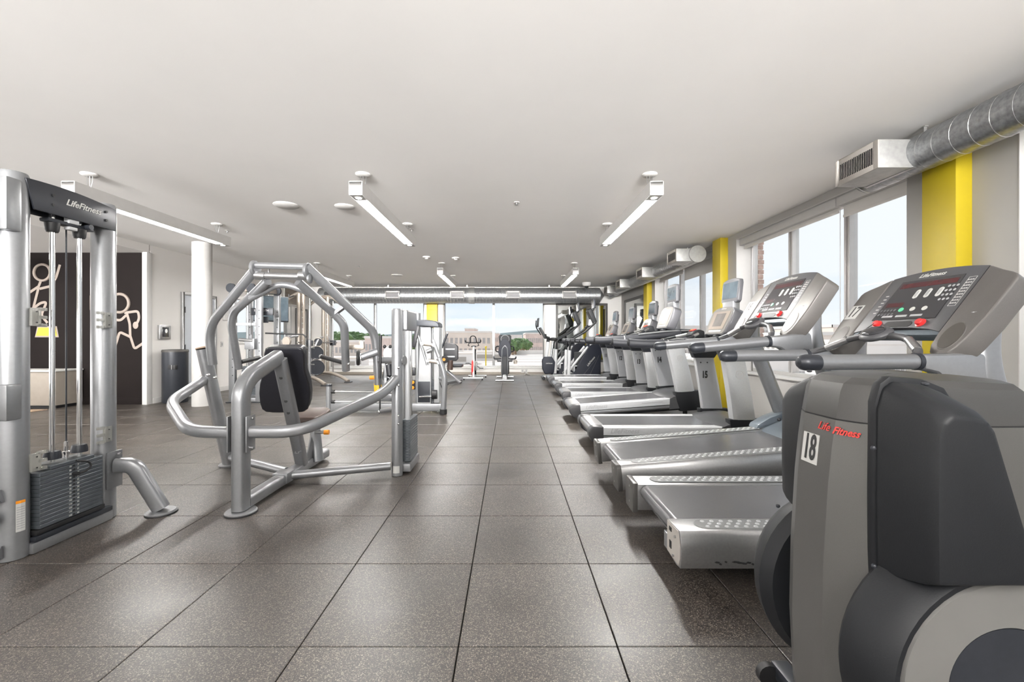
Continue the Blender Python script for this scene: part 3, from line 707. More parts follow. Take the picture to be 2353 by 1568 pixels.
    for u in (.02, -.045, -.11):
        obj('speed_key', MB().prism(oval_r(u+.0, .385, .0125, .032), cf, .003, .0055), 'sticker', dsp)
        obj('key_symbol', MB().prism(oval_r(u, .385, .006, .020), cf, .0055, .006), 'grey_ink', dsp)
    for k, u in enumerate((.045, -.025, -.095)):
        obj('round_key', MB().prism([(u+.0145*math.cos(a), .275+.0145*math.sin(a)) for a in [2*PI*i/16 for i in range(16)]], cf, .003, .0055), 'green' if k == 0 else 'sticker', dsp)
    for r in range(4):
        for c in range(3): obj('number_key', MB().prism([(-.185+.022*c+.0+.007*math.cos(a), .42-.03*r+.008*math.sin(a)) for a in [2*PI*i/10 for i in range(10)]], cf, .003, .0045), 'grey_ink', dsp)
    for r in range(2):
        for c in range(5): obj('program_key', MB().prism([(.085+.022*c+.008*math.cos(a), .275-.03*r+.009*math.sin(a)) for a in [2*PI*i/10 for i in range(10)]], cf, .003, .0045), 'grey_plastic', dsp)
    for i in range(3): obj('print_block', MB().prism([(.14-.09*i, .222), (.07-.09*i, .222), (.07-.09*i, .236), (.14-.09*i, .236)], cf, .003, .0035), 'grey_ink', dsp)
    for s in (-1, 1):
        b = obj('stop_button', MB().lathe(cf(s*.135, .175, 0), [(.026, 0), (.026, .004), (.019, .006), (.019, .016), (.016, .020), (.001, .021)], axis=NN, seg=20), 'red', t)
    obj('tray_slot', MB().prism(oval_pts(0, .172, .085, .019), cf, 0, .002), 'black', t)
    pb = MB()
    for i in range(6): pb.prism([(.228, .26+.026*i), (.208, .26+.026*i), (.208, .267+.026*i), (.228, .267+.026*i)], cf, 0, .001)
    obj('info_print', pb, 'frame_al', t, smooth=False)
    ib = MB()
    for a in ((-.212, -.210, .28, .47), (-.250, -.248, .28, .47), (-.25, -.21, .28, .282), (-.25, -.21, .468, .47)): ib.prism([(a[0], a[2]), (a[1], a[2]), (a[1], a[3]), (a[0], a[3])], cf, 0, .001)
    for i in range(9):
        for j in range(3): ib.prism([(-.217-.011*j-.004, .295+.019*i), (-.217-.011*j+.004, .295+.019*i), (-.217-.011*j+.004, .303+.019*i), (-.217-.011*j-.004, .303+.019*i)], cf, 0, .001)
    obj('chart_print', ib, 'frame_al', t, smooth=False)
    text('maker_script', 'LifeFitness', .036, cf(.02, .525, .001), -YV, D, 'sticker', t, shear=.35, bold=.0006)
    # safety key cord
    obj('safety_cord', MB().sweep([cf(.135, .17, .02), cf(.16, .10, .03), cf(.22, .03, .03), (1.15, .34, 1.10)], .0025, fil=.05, seg=6), 'black', t)
    st = obj('number_sticker', MB().prism([(.335, .225), (.425, .225), (.432, .335), (.335, .335)], cf, .0045, .0055), 'sticker', t, smooth=False)
    text('number', number, .115, cf(.382, .28, .0058), -YV, D, 'black_ink', st, sx=.62, bold=.002)
    return t
def oval_r(cu, cv, ru, rv, n=8):
    q = []
    for i in range(n+1): a = PI*i/n; q.append((cu+ru*math.cos(a), cv+rv-ru+ru*math.sin(a)))
    for i in range(n+1): a = PI+PI*i/n; q.append((cu+ru*math.cos(a), cv-rv+ru+ru*math.sin(a)))
    return q
treadmill_a('nearest treadmill, wide silver console marked 17, right behind the elliptical trainer', (.79, 2.425, 0), 0, '17', True)
treadmill_a('inclined treadmill with wide warm-grey console marked 16, second from the viewpoint', (.80, 3.47, 0), math.radians(-4.6), '16', False)

def treadmill_b(label, loc, tilt, number, first):
    t = thing('treadmill', label, 'treadmill', loc, tilt=tilt, group='treadmills facing the windows')
    if first is not None:
        for ch in first.children:
            if ch.name.split('.')[0] in ('number', ): continue
            c = ch.copy(); C.objects.link(c); c.parent = t
            for g in ch.children: d = g.copy(); C.objects.link(d); d.parent = c
    else:
        for s in (-1, 1):
            f = lambda q: [(y*(-s), z) for y, z in q]
            r = obj('side_panel', MB().prism(f([(-.265, .248), (-.385, .252), (-.398, .240), (-.400, .165), (-.385, .158), (-.265, .158)]), YZ, .12, 1.52), 'silver_w', t, bevel=.003)
            obj('lower_trim', MB().prism(f([(-.27, .150), (-.398, .153), (-.396, .12), (-.37, .10), (-.27, .10)]), YZ, .10, 1.50), 'silver', t, bevel=.003)
            obj('panel_seam', MB().box(.12, 1.5, s*.380, s*.394, .149, .159), 'black', t)
            # wrapped rear corner
            q = [(.125, .256), (.02, .256), (-.015, .24), (-.035, .2), (-.03, .155), (.0, .10), (.06, .055), (.13, .09)]
            obj('corner_cap', MB().prism(q, XZ, s*.275, s*.402), 'corner', t, bevel=.018, bseg=3)
            obj('side_post', MB().prism([(1.50, .06), (1.78, .06), (1.80, .33), (1.44, .33), (1.46, .2)], XZ, s*.30, s*.405), 'dark', t, bevel=.012)
            pil = MB().loft([[Vector((x, y, z)) for x, y in ((x0, s*.315), (x0+.01, s*.395), (x0+.06, s*.405), (x1-.04, s*.405), (x1, s*.39), (x1, s*.315))] for z, x0, x1 in ((.325, 1.475, 1.72), (.6, 1.44, 1.68), (.95, 1.385, 1.61))])
            p = obj('pillar', pil, 'silver_w', t, bevel=.006)
            obj('inner_plate', MB().loft([[Vector((x, y, z)) for x, y in ((x0, s*.316), (x1, s*.316), (x1, s*.309), (x0, s*.309))] for z, x0, x1 in ((.335, 1.485, 1.70), (.93, 1.395, 1.60))]), 'plate', p)
            for x in (1.45, 1.53): obj('bolt', MB().cyl((x, s*.312, .89), (x, s*.303, .89), .008, seg=8), 'black', p)
            obj('pillar_cap', MB().loft([[Vector((x, y, z)) for x, y in ((x0, s*.31), (x0, s*.41), (x1, s*.41), (x1, s*.31))] for z, x0, x1 in ((.945, 1.38, 1.62), (1.09, 1.32, 1.72))]), 'dark2', t, bevel=.008)
            # emblem ring on the outer face
            e = obj('emblem', MB().torus((1.545, s*.406, .80), .042, .0025, axis=(0, 1, 0)), 'frame_al', p)
            text('emblem_letters', 'LF', .05, (1.545, s*.4075, .80), (-s, 0, 0), (0, 0, 1), 'frame_al', p, shear=.3)
            # dark grip rail, thick at the user end, running up into the console base
            h = obj('handrail', MB().sweep([(.40, s*.36, 1.135), (.50, s*.36, 1.125), (.80, s*.36, 1.12), (1.15, s*.36, 1.13), (1.6, s*.36, 1.14)], .032, .046, seg=20, fil=.1, sq=.85), 'rail', t)
            obj('rail_end', MB().ball((.405, s*.36, 1.135), .028, .032, .045), 'dark', h)
            obj('rail_ring', MB().sweep([(.80, s*.36, 1.12), (.812, s*.36, 1.12)], .0345, .049, seg=20, sq=.85), 'steel', h)
            obj('arm_rest', MB().sweep([(1.0, s*.36, 1.165), (1.4, s*.355, 1.178), (1.72, s*.33, 1.165)], .045, .016, seg=16, fil=.1), 'silver', t)
            obj('cross_bar', MB().sweep([(1.0, s*.345, 1.165), (1.12, s*.25, 1.20), (1.24, s*.12, 1.235), (1.25, 0, 1.235)], .015, seg=12, fil=.06), 'dark', t)
            obj('pulse_grip', MB().sweep([(1.13, s*.24, 1.203), (1.22, s*.14, 1.23)], .0175, seg=12), 'steel', t)
        q = [(.03+.050*math.cos(a), .20+.050*math.sin(a)) for a in [PI/2+PI*i/10 for i in range(11)]]
        obj('belt', MB().prism([(1.45, .251), (.14, .250)]+[(.14, .17), (1.45, .17)], XZ, -.262, .262), 'belt', t)
        obj('rear_roller_cover', MB().prism([(.14, .253)]+q+[(.14, .15)], XZ, -.28, .28), 'alu', t)
        obj('deck_base', MB().prism([(.0, .14), (.06, .06), (.3, .05), (1.7, .06), (1.7, .16), (.05, .16)], XZ, -.29, .29), 'dark', t, bevel=.01)
        for s in (-1, 1):
            obj('caster', MB().cyl((.12, s*.28, .04), (.12, s*.31, .04), .04), 'black', t); obj('foot', MB().cyl((1.6, s*.3, 0), (1.6, s*.3, .07), .03), 'black', t)
        mh = MB()
        rings = []
        for i in range(13):
            y = -.40+.8*i/12; k = 1-(abs(y)/.46)**2*.75
            rings.append([Vector((x, y, z)) for x, z in ((1.30+.12*(1-k), .245), (1.36+.10*(1-k), .25+.035*k), (1.48, .25+.075*k), (1.66, .26+.075*k), (1.82, .24+.04*k), (1.86, .10), (1.35, .10))])
        obj('motor_hood', mh.loft(rings), 'hood', t)
        # console base tray, console, television
        tr = obj('console_base', MB().prism([(1.30, 1.10), (1.36, 1.17), (1.62, 1.20), (1.80, 1.18), (1.82, 1.10)], XZ, -.32, .32), 'dark2', t, bevel=.015)
        B = Vector((1.455, 0, 1.22)); D = Vector((.40, 0, .917)).normalized(); NN = Vector((-D.z, 0, D.x)); YV = Vector((0, 1, 0))
        cf = lambda u, v, w: B+YV*u+D*v+NN*w
        body = [(-.20, .0), (.20, .0), (.235, .03), (.262, .18), (.25, .30), (.20, .335), (.10, .352), (0, .357), (-.10, .352), (-.20, .335), (-.25, .30), (-.262, .18), (-.235, .03)]
        c = obj('console', MB().prism(body, cf, -.12, 0, ), 'console_grey', t, bevel=.018, bseg=3)
        obj('console_face', MB().prism([(u*.93, .015+v*.93) for u, v in body], cf, 0, .003), 'warm_grey', c)
        bz_ = obj('screen_bezel', MB().prism([(-.17, .07), (.17, .07), (.19, .29), (-.19, .29)], cf, .003, .006), 'bezel', c)
        obj('screen', MB().prism([(-.10, .105), (.10, .105), (.11, .265), (-.11, .265)], cf, .006, .0075), 'lcd', c, smooth=False)
        obj('key_row', MB().prism([(-.14, .04), (.14, .04), (.145, .058), (-.145, .058)], cf, .003, .0045), 'frame_al', c)
        text('maker_script', 'LifeFitness', .026, cf(.0, .325, .004), -YV, D, 'sticker', t, shear=.35)
        for s in (-1, 1): obj('fan_knob', MB().ball(cf(s*.14, -.03, .01), .05, .035, .035), 'dark', t)
        pod = obj('sensor_pod', MB().prism([(1.16, 1.215), (1.20, 1.262), (1.27, 1.285), (1.33, 1.265), (1.33, 1.18), (1.2, 1.19)], XZ, -.075, .075), 'dark', t, bevel=.018, bseg=3)
        obj('pod_keys', MB().obox((1.225, 0, 1.278), (.022, 0, .009), (0, .05, 0), (-.001, 0, .003)), 'red', pod)
        obj('pod_keys', MB().obox((1.225, .03, 1.281), (.015, 0, .006), (0, .012, 0), (-.001, 0, .003)), 'orange', pod)
        obj('neck', MB().obox((1.66, 0, 1.40), (.04, 0, 0), (0, .12, 0), (.0, 0, .20)), 'silver', t, bevel=.01)
        # television on its arm
        tv = [(-.16, .0), (.16, .0), (.185, .02), (.19, .22), (.175, .26), (.10, .275), (0, .28), (-.10, .275), (-.175, .26), (-.19, .22), (-.185, .02)]
        B2 = Vector((1.635, 0, 1.585)); D2 = Vector((.10, 0, .995)); N2 = Vector((-.995, 0, .10))
        cf2 = lambda u, v, w: B2+YV*u+D2*v+N2*w
        tvo = obj('television', MB().prism(tv, cf2, -.05, 0), 'console_grey', t, bevel=.012, bseg=3)
        obj('tv_screen', MB().prism([(-.155, .05), (.155, .05), (.16, .235), (-.16, .235)], cf2, 0, .003), 'lcd_b', tvo, smooth=False)
        obj('tv_back', MB().prism([(-.12, .03), (.12, .03), (.12, .2), (-.12, .2)], cf2, -.085, -.05), 'dark2', tvo, bevel=.01)
        obj('tv_arm', MB().sweep([(1.66, 0, 1.50), (1.72, 0, 1.56), (1.73, 0, 1.68)], .022, .03, fil=.05, seg=12), 'silver', t)
        # script on the deck sides
        for s in (-1, 1):
            text('maker_script', 'LifeFitness', .072, (.34, s*.4015, .208), (-s, 0, 0) if s > 0 else (1, 0, 0), (0, 0, 1), 'grey_ink', t, shear=.35, bold=.0005)
            text('deck_script', 'FlexDeck Shock Absorption System', .02, (1.12, s*.4015, .212), (-s, 0, 0) if s > 0 else (1, 0, 0), (0, 0, 1), 'grey_ink', t)
    text('number', number, .115, (1.50, .3068, .74), (1, 0, 0), (0, 0, 1), 'black_ink', t, sx=.62, bold=.0045, ext=.0008)
    return t
tb = None
for (y, x, n, tl, lb) in ((4.94, .86, '15', 0, 'level treadmill with small screen console marked 15, in front of the yellow column'),
        (6.40, .87, '14', -4.2, 'raised inclined treadmill with small console marked 14, fourth from the viewpoint'),
        (7.88, .93, '13', 0, 'treadmill marked 13 between the ones marked 12 and 14'),
        (9.30, .95, '12', 0, 'treadmill marked 12, second from the back of the row'),
        (10.78, .95, '11', 0, 'farthest treadmill marked 11, next to the stair climber')):
    q = treadmill_b(lb, (x, y, 0), math.radians(tl), n, tb)
    tb = tb or q

# ------------------------------------------------------------------ elliptical trainer in the foreground
t = thing('elliptical_trainer', 'large grey and black elliptical trainer marked 18, nearest machine at the right edge', 'elliptical trainer', (.80, 1.17, 0))
def plan(x0, hw, d, ch=.06, cw=.10, xe=.5):     # symmetric plan of the spine, flat rear facet then chamfers
    return [(x0, -.058), (x0, .058), (x0+.022, cw*1.05), (x0+ch, hw), (x0+ch+.07, hw+.012), (xe, hw), (xe, -hw), (x0+ch+.07, -hw-.012), (x0+ch, -hw), (x0+.022, -cw*1.05)]
lv = [(0.02, .045, .150), (.20, .010, .158), (.40, .000, .162), (.60, .004, .160), (.80, .016, .155), (.90, .026, .152), (.972, .036, .150)]
obj('rear_shroud', MB().loft([[Vector((x, y, z)) for x, y in plan(x0, hw, 0)] for z, x0, hw in lv]), 'shroud', t, sharp=17)
lv = [(.976, .037, .150), (1.045, .048, .146), (1.066, .056, .140), (1.082, .078, .125), (1.089, .12, .10), (1.092, .17, .07)]
def plan2(x0, hw, k):
    q = plan(x0, hw, 0, xe=.44-.6*k*.12); return q
rings = []
for z, x0, hw in lv:
    k = (z-.976)/.116
    rings.append([Vector((x, y+0, z-.10*max(0, x-.30)*k)) for x, y in plan(x0, hw, 0, ch=.06, cw=.10*(hw/.15), xe=.46-.05*k)])
obj('top_cap', MB().loft(rings), 'shroud_top', t, sharp=17)
obj('shroud_seam', MB().loft([[Vector((x+.002, y*.985, z)) for x, y in plan(.036, .15, 0)] for z in (.9715, .9765)]), 'black', t)
def blend(a, b, k): return [(p[0]*(1-k)+q[0]*k, p[1]*(1-k)+q[1]*k) for p, q in zip(a, b)]
Rg = random.Random(3)
for s in (-1, 1):
    f = lambda u, v, w: (u, s*w, v)
    # crank housing: round drum that carries the disc
    cx, cz = (.245, .447) if s < 0 else (.262, .425)
    def circ(r, n=48): return [(cx+r*math.cos(2*PI*i/n), cz+r*math.sin(2*PI*i/n)) for i in range(n)]
    if s < 0:
        prof = [(.272, .15), (.282, .165), (.281, .185), (.266, .235), (.256, .262), (.248, .272), (.238, .272), (.232, .262)]
    else:
        prof = [(.262, .15), (.280, .19), (.270, .235), (.245, .28), (.235, .29), (.225, .285)]
    rings = []
    for r, y in prof: rings.append([Vector((u, s*y, v)) for u, v in circ(r)])
    rings.append([Vector((u, s*(prof[-1][1]-.012), v)) for u, v in circ(prof[-1][0]-.01)])
    hs = obj('crank_housing', MB().loft(rings), 'dark', t)
    ph = (prof[-1][1]-.006)
    obj('disc_ring', MB().lathe((cx, s*ph, cz), [(.218, -.01), (.222, .0), (.218, .006), (.130, .010), (.128, .004), (.001, .004)], axis=(0, s, 0), seg=64), 'disc', hs)
    obj('disc_centre', MB().lathe((cx, s*(ph+.002), cz), [(.128, 0), (.126, .006), (.001, .008)], axis=(0, s, 0), seg=56), 'dark2', hs)
    # tapered upper side cover
    base = [(.056, .64), (.054, .80), (.056, 1.02), (.068, 1.065), (.09, 1.082), (.15, 1.075), (.20, 1.055), (.222, 1.02), (.258, .90), (.292, .76), (.33, .64)]
    face = [(.072, .68), (.070, .80), (.072, .985), (.082, 1.010), (.10, 1.022), (.14, 1.020), (.172, 1.010), (.186, .99), (.222, .87), (.255, .76), (.278, .68)]
    if s > 0:
        base = [(u+.045, v*.985) for u, v in base]; face = [(u+.045, v*.985) for u, v in face]
    mid = blend(base, face, .35)
    up_ = [[Vector((u, s*y, v)) for u, v in q] for q, y in ((base, .15), (base, .172), (mid, .225), (blend(base, face, .62), .262), (face, .292))]
    sc = obj('side_cover', MB().loft(up_), 'dark', t, bevel=.008, bseg=2)
    # inner flange with parting line
    fb = [(cx_-.004 if cx_ < .1 else cx_+.015, v+.012 if v > .7 else v-.08) for cx_, v in base]
    obj('flange', MB().prism(fb, f, .135, .160), 'dark', t, bevel=.008)
    for u, v, y in ((.035, .93, .175), (.034, .66, .178)): obj('screw', MB().ball((u, s*y, v), .006, .006, .006, seg=8, rg=5), 'dark2', sc)
    obj('top_screw', MB().ball((.14, s*.19, 1.079), .008, .008, .004, seg=8, rg=5), 'dark2', sc)
for y, z, x in ((-.156, .915, .11), (-.158, .55, .075), (-.155, .33, .085)): obj('screw', MB().ball((x, y, z), .006, .006, .006, seg=8, rg=5), 'black', t)
for i in range(7): obj('vent_slot', MB().box(.135, .16, -.168, -.150, .62+.011*i, .625+.011*i), 'black', t)
# sticker with number on the flat rear facet and rubbed red script
def on(z):   # x of the rear facet at height z
    pts = [(.02, .045), (.20, .010), (.40, .0), (.60, .004), (.80, .016), (.90, .026), (.972, .036)]
    for (a, xa), (b, xb) in zip(pts, pts[1:]):
        if z <= b: return xa+(xb-xa)*(z-a)/(b-a)
    return .036
st = obj('number_sticker', MB().loft([[Vector((on(z)-.0018, .048, z)), Vector((on(z)-.0018, -.012, z)), Vector((on(z)-.0002, -.012, z)), Vector((on(z)-.0002, .048, z))] for z in (.842, .922)]), 'sticker', t, smooth=False)
text('number', '18', .096, (on(.882)-.0026, .018, .882), (0, -1, 0), (.13, 0, 1), 'black_ink', st, sx=.50, bold=.0018)
text('maker_script', 'Life', .030, (on(.945)-.0012, -.022, .949), (.0, -1, .0), (.13, 0, 1), 'red_ink', t, shear=.4)
n_ = Vector((.022+.0, -.047, 0)).normalized()
text('maker_script', 'Fitness', .026, (on(.94)+.009, -.085, .946), (.42, -.9, 0), (.1, 0, 1), 'red_ink', t, shear=.4, bold=.0006, sx=.85)
# base, front mast and pedals beyond the frame
obj('base_frame', MB().box(.08, 1.75, -.10, .10, .03, .09).box(.10, .16, -.33, .33, .02, .07).box(1.62, 1.70, -.28, .28, .02, .07), 'dark2', t, bevel=.01)
for y in (-.31, .31):
    obj('caster', MB().cyl((.08, y-.012, .035), (.08, y+.012, .035), .035), 'black', t)
    obj('pedal_arm', MB().sweep([(.35, y, .42), (1.1, y, .22), (1.62, y, .55)], .03, fil=.2), 'silver', t)
    obj('pedal', MB().box(.62, .98, y-.07, y+.07, .30, .33), 'black', t, bevel=.01)
obj('front_mast', MB().sweep([(1.66, 0, .06), (1.58, 0, .8), (1.50, 0, 1.35)], .06, .05, fil=.2), 'silver', t)
obj('console_panel', MB().obox((1.46, 0, 1.48), (.05, 0, .09), (0, .2, 0), (-.03, 0, .017)), 'grey_plastic', t, bevel=.012)
M_sh = None

# ------------------------------------------------------------------ cable tower at the left edge
t = thing('cable_tower', 'tall silver weight-stack cable tower with black curved header, nearest machine on the left', 'weight machine', (-2.68, 2.6, 0))
O = t.location.copy()
def R(x, y, z): return (x-O.x, y-O.y, z-O.z)
for y in (2.333, 2.855):
    p = obj('post', MB().lathe(R(-2.68, y, .0), [(.060, 0), (.064, .004), (.064, 2.05 if y > 2.5 else 2.06), (.058, 2.065 if y > 2.5 else 2.075), (.001, 2.068)], seg=36), 'silver', t)
# header plates with curved top
top = [(2.335+.535*i/14, 2.052+.012*math.sin(PI*i/14)-.018*(i/14)**2) for i in range(15)]
hd = obj('header_plate', MB().prism([(2.38, 1.893), (2.87, 1.893)]+top[::-1], lambda u, v, w: R(w, u, v), -2.612, -2.624), 'header', t, bevel=.003)
obj('header_plate', MB().prism([(2.38, 1.893), (2.87, 1.893)]+top[::-1], lambda u, v, w: R(w, u, v), -2.735, -2.747), 'header', t, bevel=.003)
obj('header_top', MB().loft([[Vector(R(x, y, z)) for x, z in ((-2.745, z_-.002), (-2.614, z_-.002), (-2.614, z_-.008), (-2.745, z_-.008))] for y, z_ in top for z in (0,)]), 'header', t)
for y, z in ((2.475, 2.0), (2.475, 1.945), (2.80, 2.0), (2.80, 1.945)): obj('header_bolt', MB().cyl(R(-2.612, y, z), R(-2.606, y, z), .008), 'black', hd)
text('maker_script', 'LifeFitness', .052, R(-2.6105, 2.655, 1.985), (0, 1, .0), (0, 0, 1), 'sticker', hd, shear=.35, bold=.001)
# guide rods, cable and top bushings
for y in (2.516, 2.675):
    obj('guide_rod', MB().cyl(R(-2.66, y, .10), R(-2.66, y, 1.93), .0125, seg=20), 'chrome', t)
    obj('top_bushing', MB().lathe(R(-2.66, y, 1.80), [(.026, 0), (.030, .01), (.034, .05), (.034, .055)], seg=24), 'black', t)
    obj('stack_bushing', MB().lathe(R(-2.66, y, .482), [(.040, 0), (.040, .02), (.034, .045), (.014, .048)], seg=24), 'dark2', t)
obj('top_bracket', MB().box(-2.66-.03-O.x, -2.66+.03-O.x, 2.47-O.y, 2.74-O.y, 1.852, 1.876), 'dark2', t, bevel=.01)
obj('bracket_block', MB().box(-2.655-O.x, -2.62-O.x, 2.575-O.y, 2.635-O.y, 1.868, 1.905).box(-2.655-O.x, -2.62-O.x, 2.575-O.y, 2.625-O.y, 1.83, 1.85), 'silver_w', t, bevel=.004)
obj('adjust_knob', MB().cyl(R(-2.64, 2.69, 1.872), R(-2.60, 2.69, 1.872), .016), 'dark2', t)
obj('cable', MB().cyl(R(-2.66, 2.595, .50), R(-2.66, 2.595, 1.9), .004, seg=8), 'dark2', t)
obj('cable_end', MB().lathe(R(-2.66, 2.595, .445), [(.014, 0), (.014, .05), (.018, .052), (.018, .06), (.010, .064), (.010, .12), (.001, .122)], seg=16), 'chrome', t)
# weight plates
z = .125
ws = obj('stack_base', MB().box(*[-2.74-O.x, -2.60-O.x], 2.38-O.y, 2.78-O.y, .095, .122), 'black', t, bevel=.004)
for i in range(14):
    pz = .125+.0222*i
    pl = obj('weight_plate', MB().box(-2.735-O.x, -2.600-O.x, 2.395-O.y, 2.765-O.y, pz, pz+.0205), 'weight', t, bevel=.0015, bseg=1)
    obj('pin_hole', MB().cyl(R(-2.6, 2.582, pz+.010), R(-2.5985, 2.582, pz+.010), .006, seg=12), 'black', pl)
    text('weight_number', str(10*(14-i)+5), .013, R(-2.5988, 2.560, pz+.010), (0, 1, 0), (0, 0, 1), 'sticker', pl, bold=.0004)
    text('weight_number', str(round((10*(14-i)+5)*.4536)), .013, R(-2.5988, 2.606, pz+.010), (0, 1, 0), (0, 0, 1), 'sticker', pl, bold=.0004)
obj('top_plate', MB().box(-2.735-O.x, -2.600-O.x, 2.45-O.y, 2.71-O.y, .437, .458), 'weight', t, bevel=.002, bseg=1)
obj('pin_cord', MB().sweep([R(-2.59, 2.585, .452), R(-2.575, 2.65, .43), R(-2.57, 2.66, .395), R(-2.575, 2.62, .375), R(-2.585, 2.59, .375)], .006, fil=.04, seg=10), 'black', t)
obj('selector_pin', MB().cyl(R(-2.60, 2.582, .375), R(-2.572, 2.582, .375), .012), 'black', t)
# base rail and cap strip
obj('base_rail', MB().box(-2.72-O.x, -2.60-O.x, 2.36-O.y, 2.84-O.y, .0, .062), 'silver', t, bevel=.012)
obj('base_cap', MB().box(-2.71-O.x, -2.595-O.x, 2.37-O.y, 2.83-O.y, .062, .092), 'dark2', t, bevel=.006)
# clear shroud clips
def clip(y, z, sy):
    b = obj('shroud_clip', MB().box(-2.625-O.x, -2.607-O.x, y-.025-O.y, y+.025-O.y, z-.05, z+.05), 'clear', t, bevel=.004)
    for k in (-.045, 0, .045): obj('clip_finger', MB().box(-2.632-O.x, -2.612-O.x, y+sy*.02-O.y, y+sy*.062-O.y, z+k-.009, z+k+.009), 'clear', b, bevel=.003)
    for k in (-.03, .03): obj('clip_screw', MB().cyl(R(-2.608, y, z+k), R(-2.604, y, z+k), .004, seg=8), 'black', b)
clip(2.815, 1.30, -1); clip(2.815, .56, -1); clip(2.385, 1.30, 1); clip(2.385, .50, 1)
# outrigger leg to the front right
obj('leg_mount', MB().box(-2.615-O.x, -2.603-O.x, 2.80-O.y, 2.91-O.y, .20, .44), 'silver', t, bevel=.004)
lg = obj('support_leg', MB().sweep([R(-2.60, 2.86, .345), R(-2.50, 2.88, .34), R(-2.36, 2.93, .03)], .038, .048, fil=.14, seg=20, sq=.6), 'silver', t)
obj('foot_plate', MB().lathe(R(-2.36, 2.93, 0), [(.088, 0), (.09, .012), (.08, .02), (.001, .022)], seg=32), 'silver', lg)
obj('foot_pad', MB().lathe(R(-2.36, 2.93, -.0), [(.092, 0), (.092, .006)], seg=32), 'black', lg)
obj('leg_bolt', MB().cyl(R(-2.6, 2.875, .415), R(-2.585, 2.875, .415), .009, seg=10), 'steel', lg)
# brackets and tubes reaching left from the near post
for z0, z1, k in ((1.80, 2.00, 0), (.80, .91, 1)):
    bk = obj('side_bracket', MB().box(-2.70-O.x, -2.612-O.x, 2.245-O.y, 2.32-O.y, z0-.05, z1+.03), 'silver', t, bevel=.012)
    obj('bracket_bolt', MB().cyl(R(-2.66, 2.245, z1 if k == 0 else z0-.02), R(-2.66, 2.237, z1 if k == 0 else z0-.02), .010, seg=6), 'chrome', bk)
for z, r in ((1.945, .035), (.855, .04)): obj('side_tube', MB().sweep([R(-2.68, 2.26, z), R(-3.3, 2.16, z)], r, r*1.1, seg=16, sq=.7), 'silver', t)
obj('side_tube', MB().sweep([R(-2.68, 2.28, 1.79), R(-3.3, 2.2, 1.77)], .045, .06, seg=16, sq=.6), 'silver', t)
obj('side_tube', MB().sweep([R(-2.66, 2.27, .355), R(-2.76, 2.22, .33), R(-3.4, 2.2, .33)], .034, seg=16, fil=.06), 'silver', t)
obj('base_tube', MB().sweep([R(-2.66, 2.27, .06), R(-2.75, 2.22, .02+.035), R(-3.5, 1.9, .036)], .034, seg=16, fil=.06), 'silver', t)
obj('foot_roller', MB().cyl(R(-3.1, 2.22, .235), R(-2.655, 2.22, .235), .028, seg=20), 'black', t)
obj('roller_screw', MB().cyl(R(-2.655, 2.22, .235), R(-2.648, 2.22, .235), .012, seg=8), 'chrome', t)
st = obj('warning_sticker', MB().loft([[Vector(R(-2.68+.0652*math.cos(a), 2.333+.0652*math.sin(a), z_)) for a in (-.55, -.25, .05)]+[Vector(R(-2.68+.0642*math.cos(a), 2.333+.0642*math.sin(a), z_)) for a in (.05, -.25, -.55)] for z_ in (.15, .315)]), 'sticker', t, smooth=False)
obj('orange_band', MB().loft([[Vector(R(-2.68+.0658*math.cos(a), 2.333+.0658*math.sin(a), z_)) for a in (-.55, -.25, .05)]+[Vector(R(-2.68+.0642*math.cos(a), 2.333+.0642*math.sin(a), z_)) for a in (.05, -.25, -.55)] for z_ in (.300, .315)]), 'orange', st, smooth=False)
mb = MB()
for i in range(10): mb.loft([[Vector(R(-2.68+.0658*math.cos(a), 2.333+.0658*math.sin(a), z_)) for a in (-.5, -.25, 0)]+[Vector(R(-2.68+.065*math.cos(a), 2.333+.065*math.sin(a), z_)) for a in (0, -.25, -.5)] for z_ in (.165+.0125*i, .169+.0125*i)])
obj('warning_print', mb, 'grey_ink', st, smooth=False)

# ------------------------------------------------------------------ seated press machine, centre left
t = thing('chest_press_machine', 'large silver tubular frame press machine with black backrest, centre left', 'weight machine', (-1.82, 3.4, 0))
O = t.location.copy()
def Q(px, py, Y): return P(px, py, Y)-O
fp = obj('rear_post', MB().sweep([Q(554, 1170, 2.93), Q(554, 900, 2.93), (0, -.37, .92), (0, .0, 1.035)], .058, .046, up=(1, 0, 0), fil=.22, seg=24, sq=.6), 'silver', t)
obj('foot_plate', MB().lathe((0, -.47, 0), [(.095, 0), (.098, .014), (.09, .022), (.001, .024)], seg=32), 'silver', fp)
obj('foot_pad', MB().lathe((0, -.47, 0), [(.1, 0), (.1, .007)], seg=32), 'black', fp)
for s in (-1, 1):
    pl = obj('mount_plate', MB().box(s*.058, s*.068, -.52, -.42, .42, .66), 'silver', t, bevel=.003)
    for z in (.44, .64): obj('bolt', MB().cyl((s*.068, -.47, z), (s*.085, -.47, z), .010, seg=6), 'chrome', pl)
obj('spine_beam', MB().sweep([(0, -.44, .06), (0, .85, .06)], .048, .042, up=(0, 0, 1), seg=20, sq=.5), 'silver', t)
bt = obj('backrest_post', MB().sweep([Q(643, 826, 3.40), Q(694, 1066, 3.76)], .048, .040, seg=20, sq=.5), 'silver', t)
for k in (.20, .42, .52+.0): 
    a = Vector(Q(643, 826, 3.40)); b_ = Vector(Q(694, 1066, 3.76)); c = a+(b_-a)*({.20: .16, .42: .37, .52: .48}[k])
    obj('adjust_hole', MB().cyl(c+Vector((0, -.045, 0)), c+Vector((0, -.036, 0)), .013, seg=14), 'black', bt)
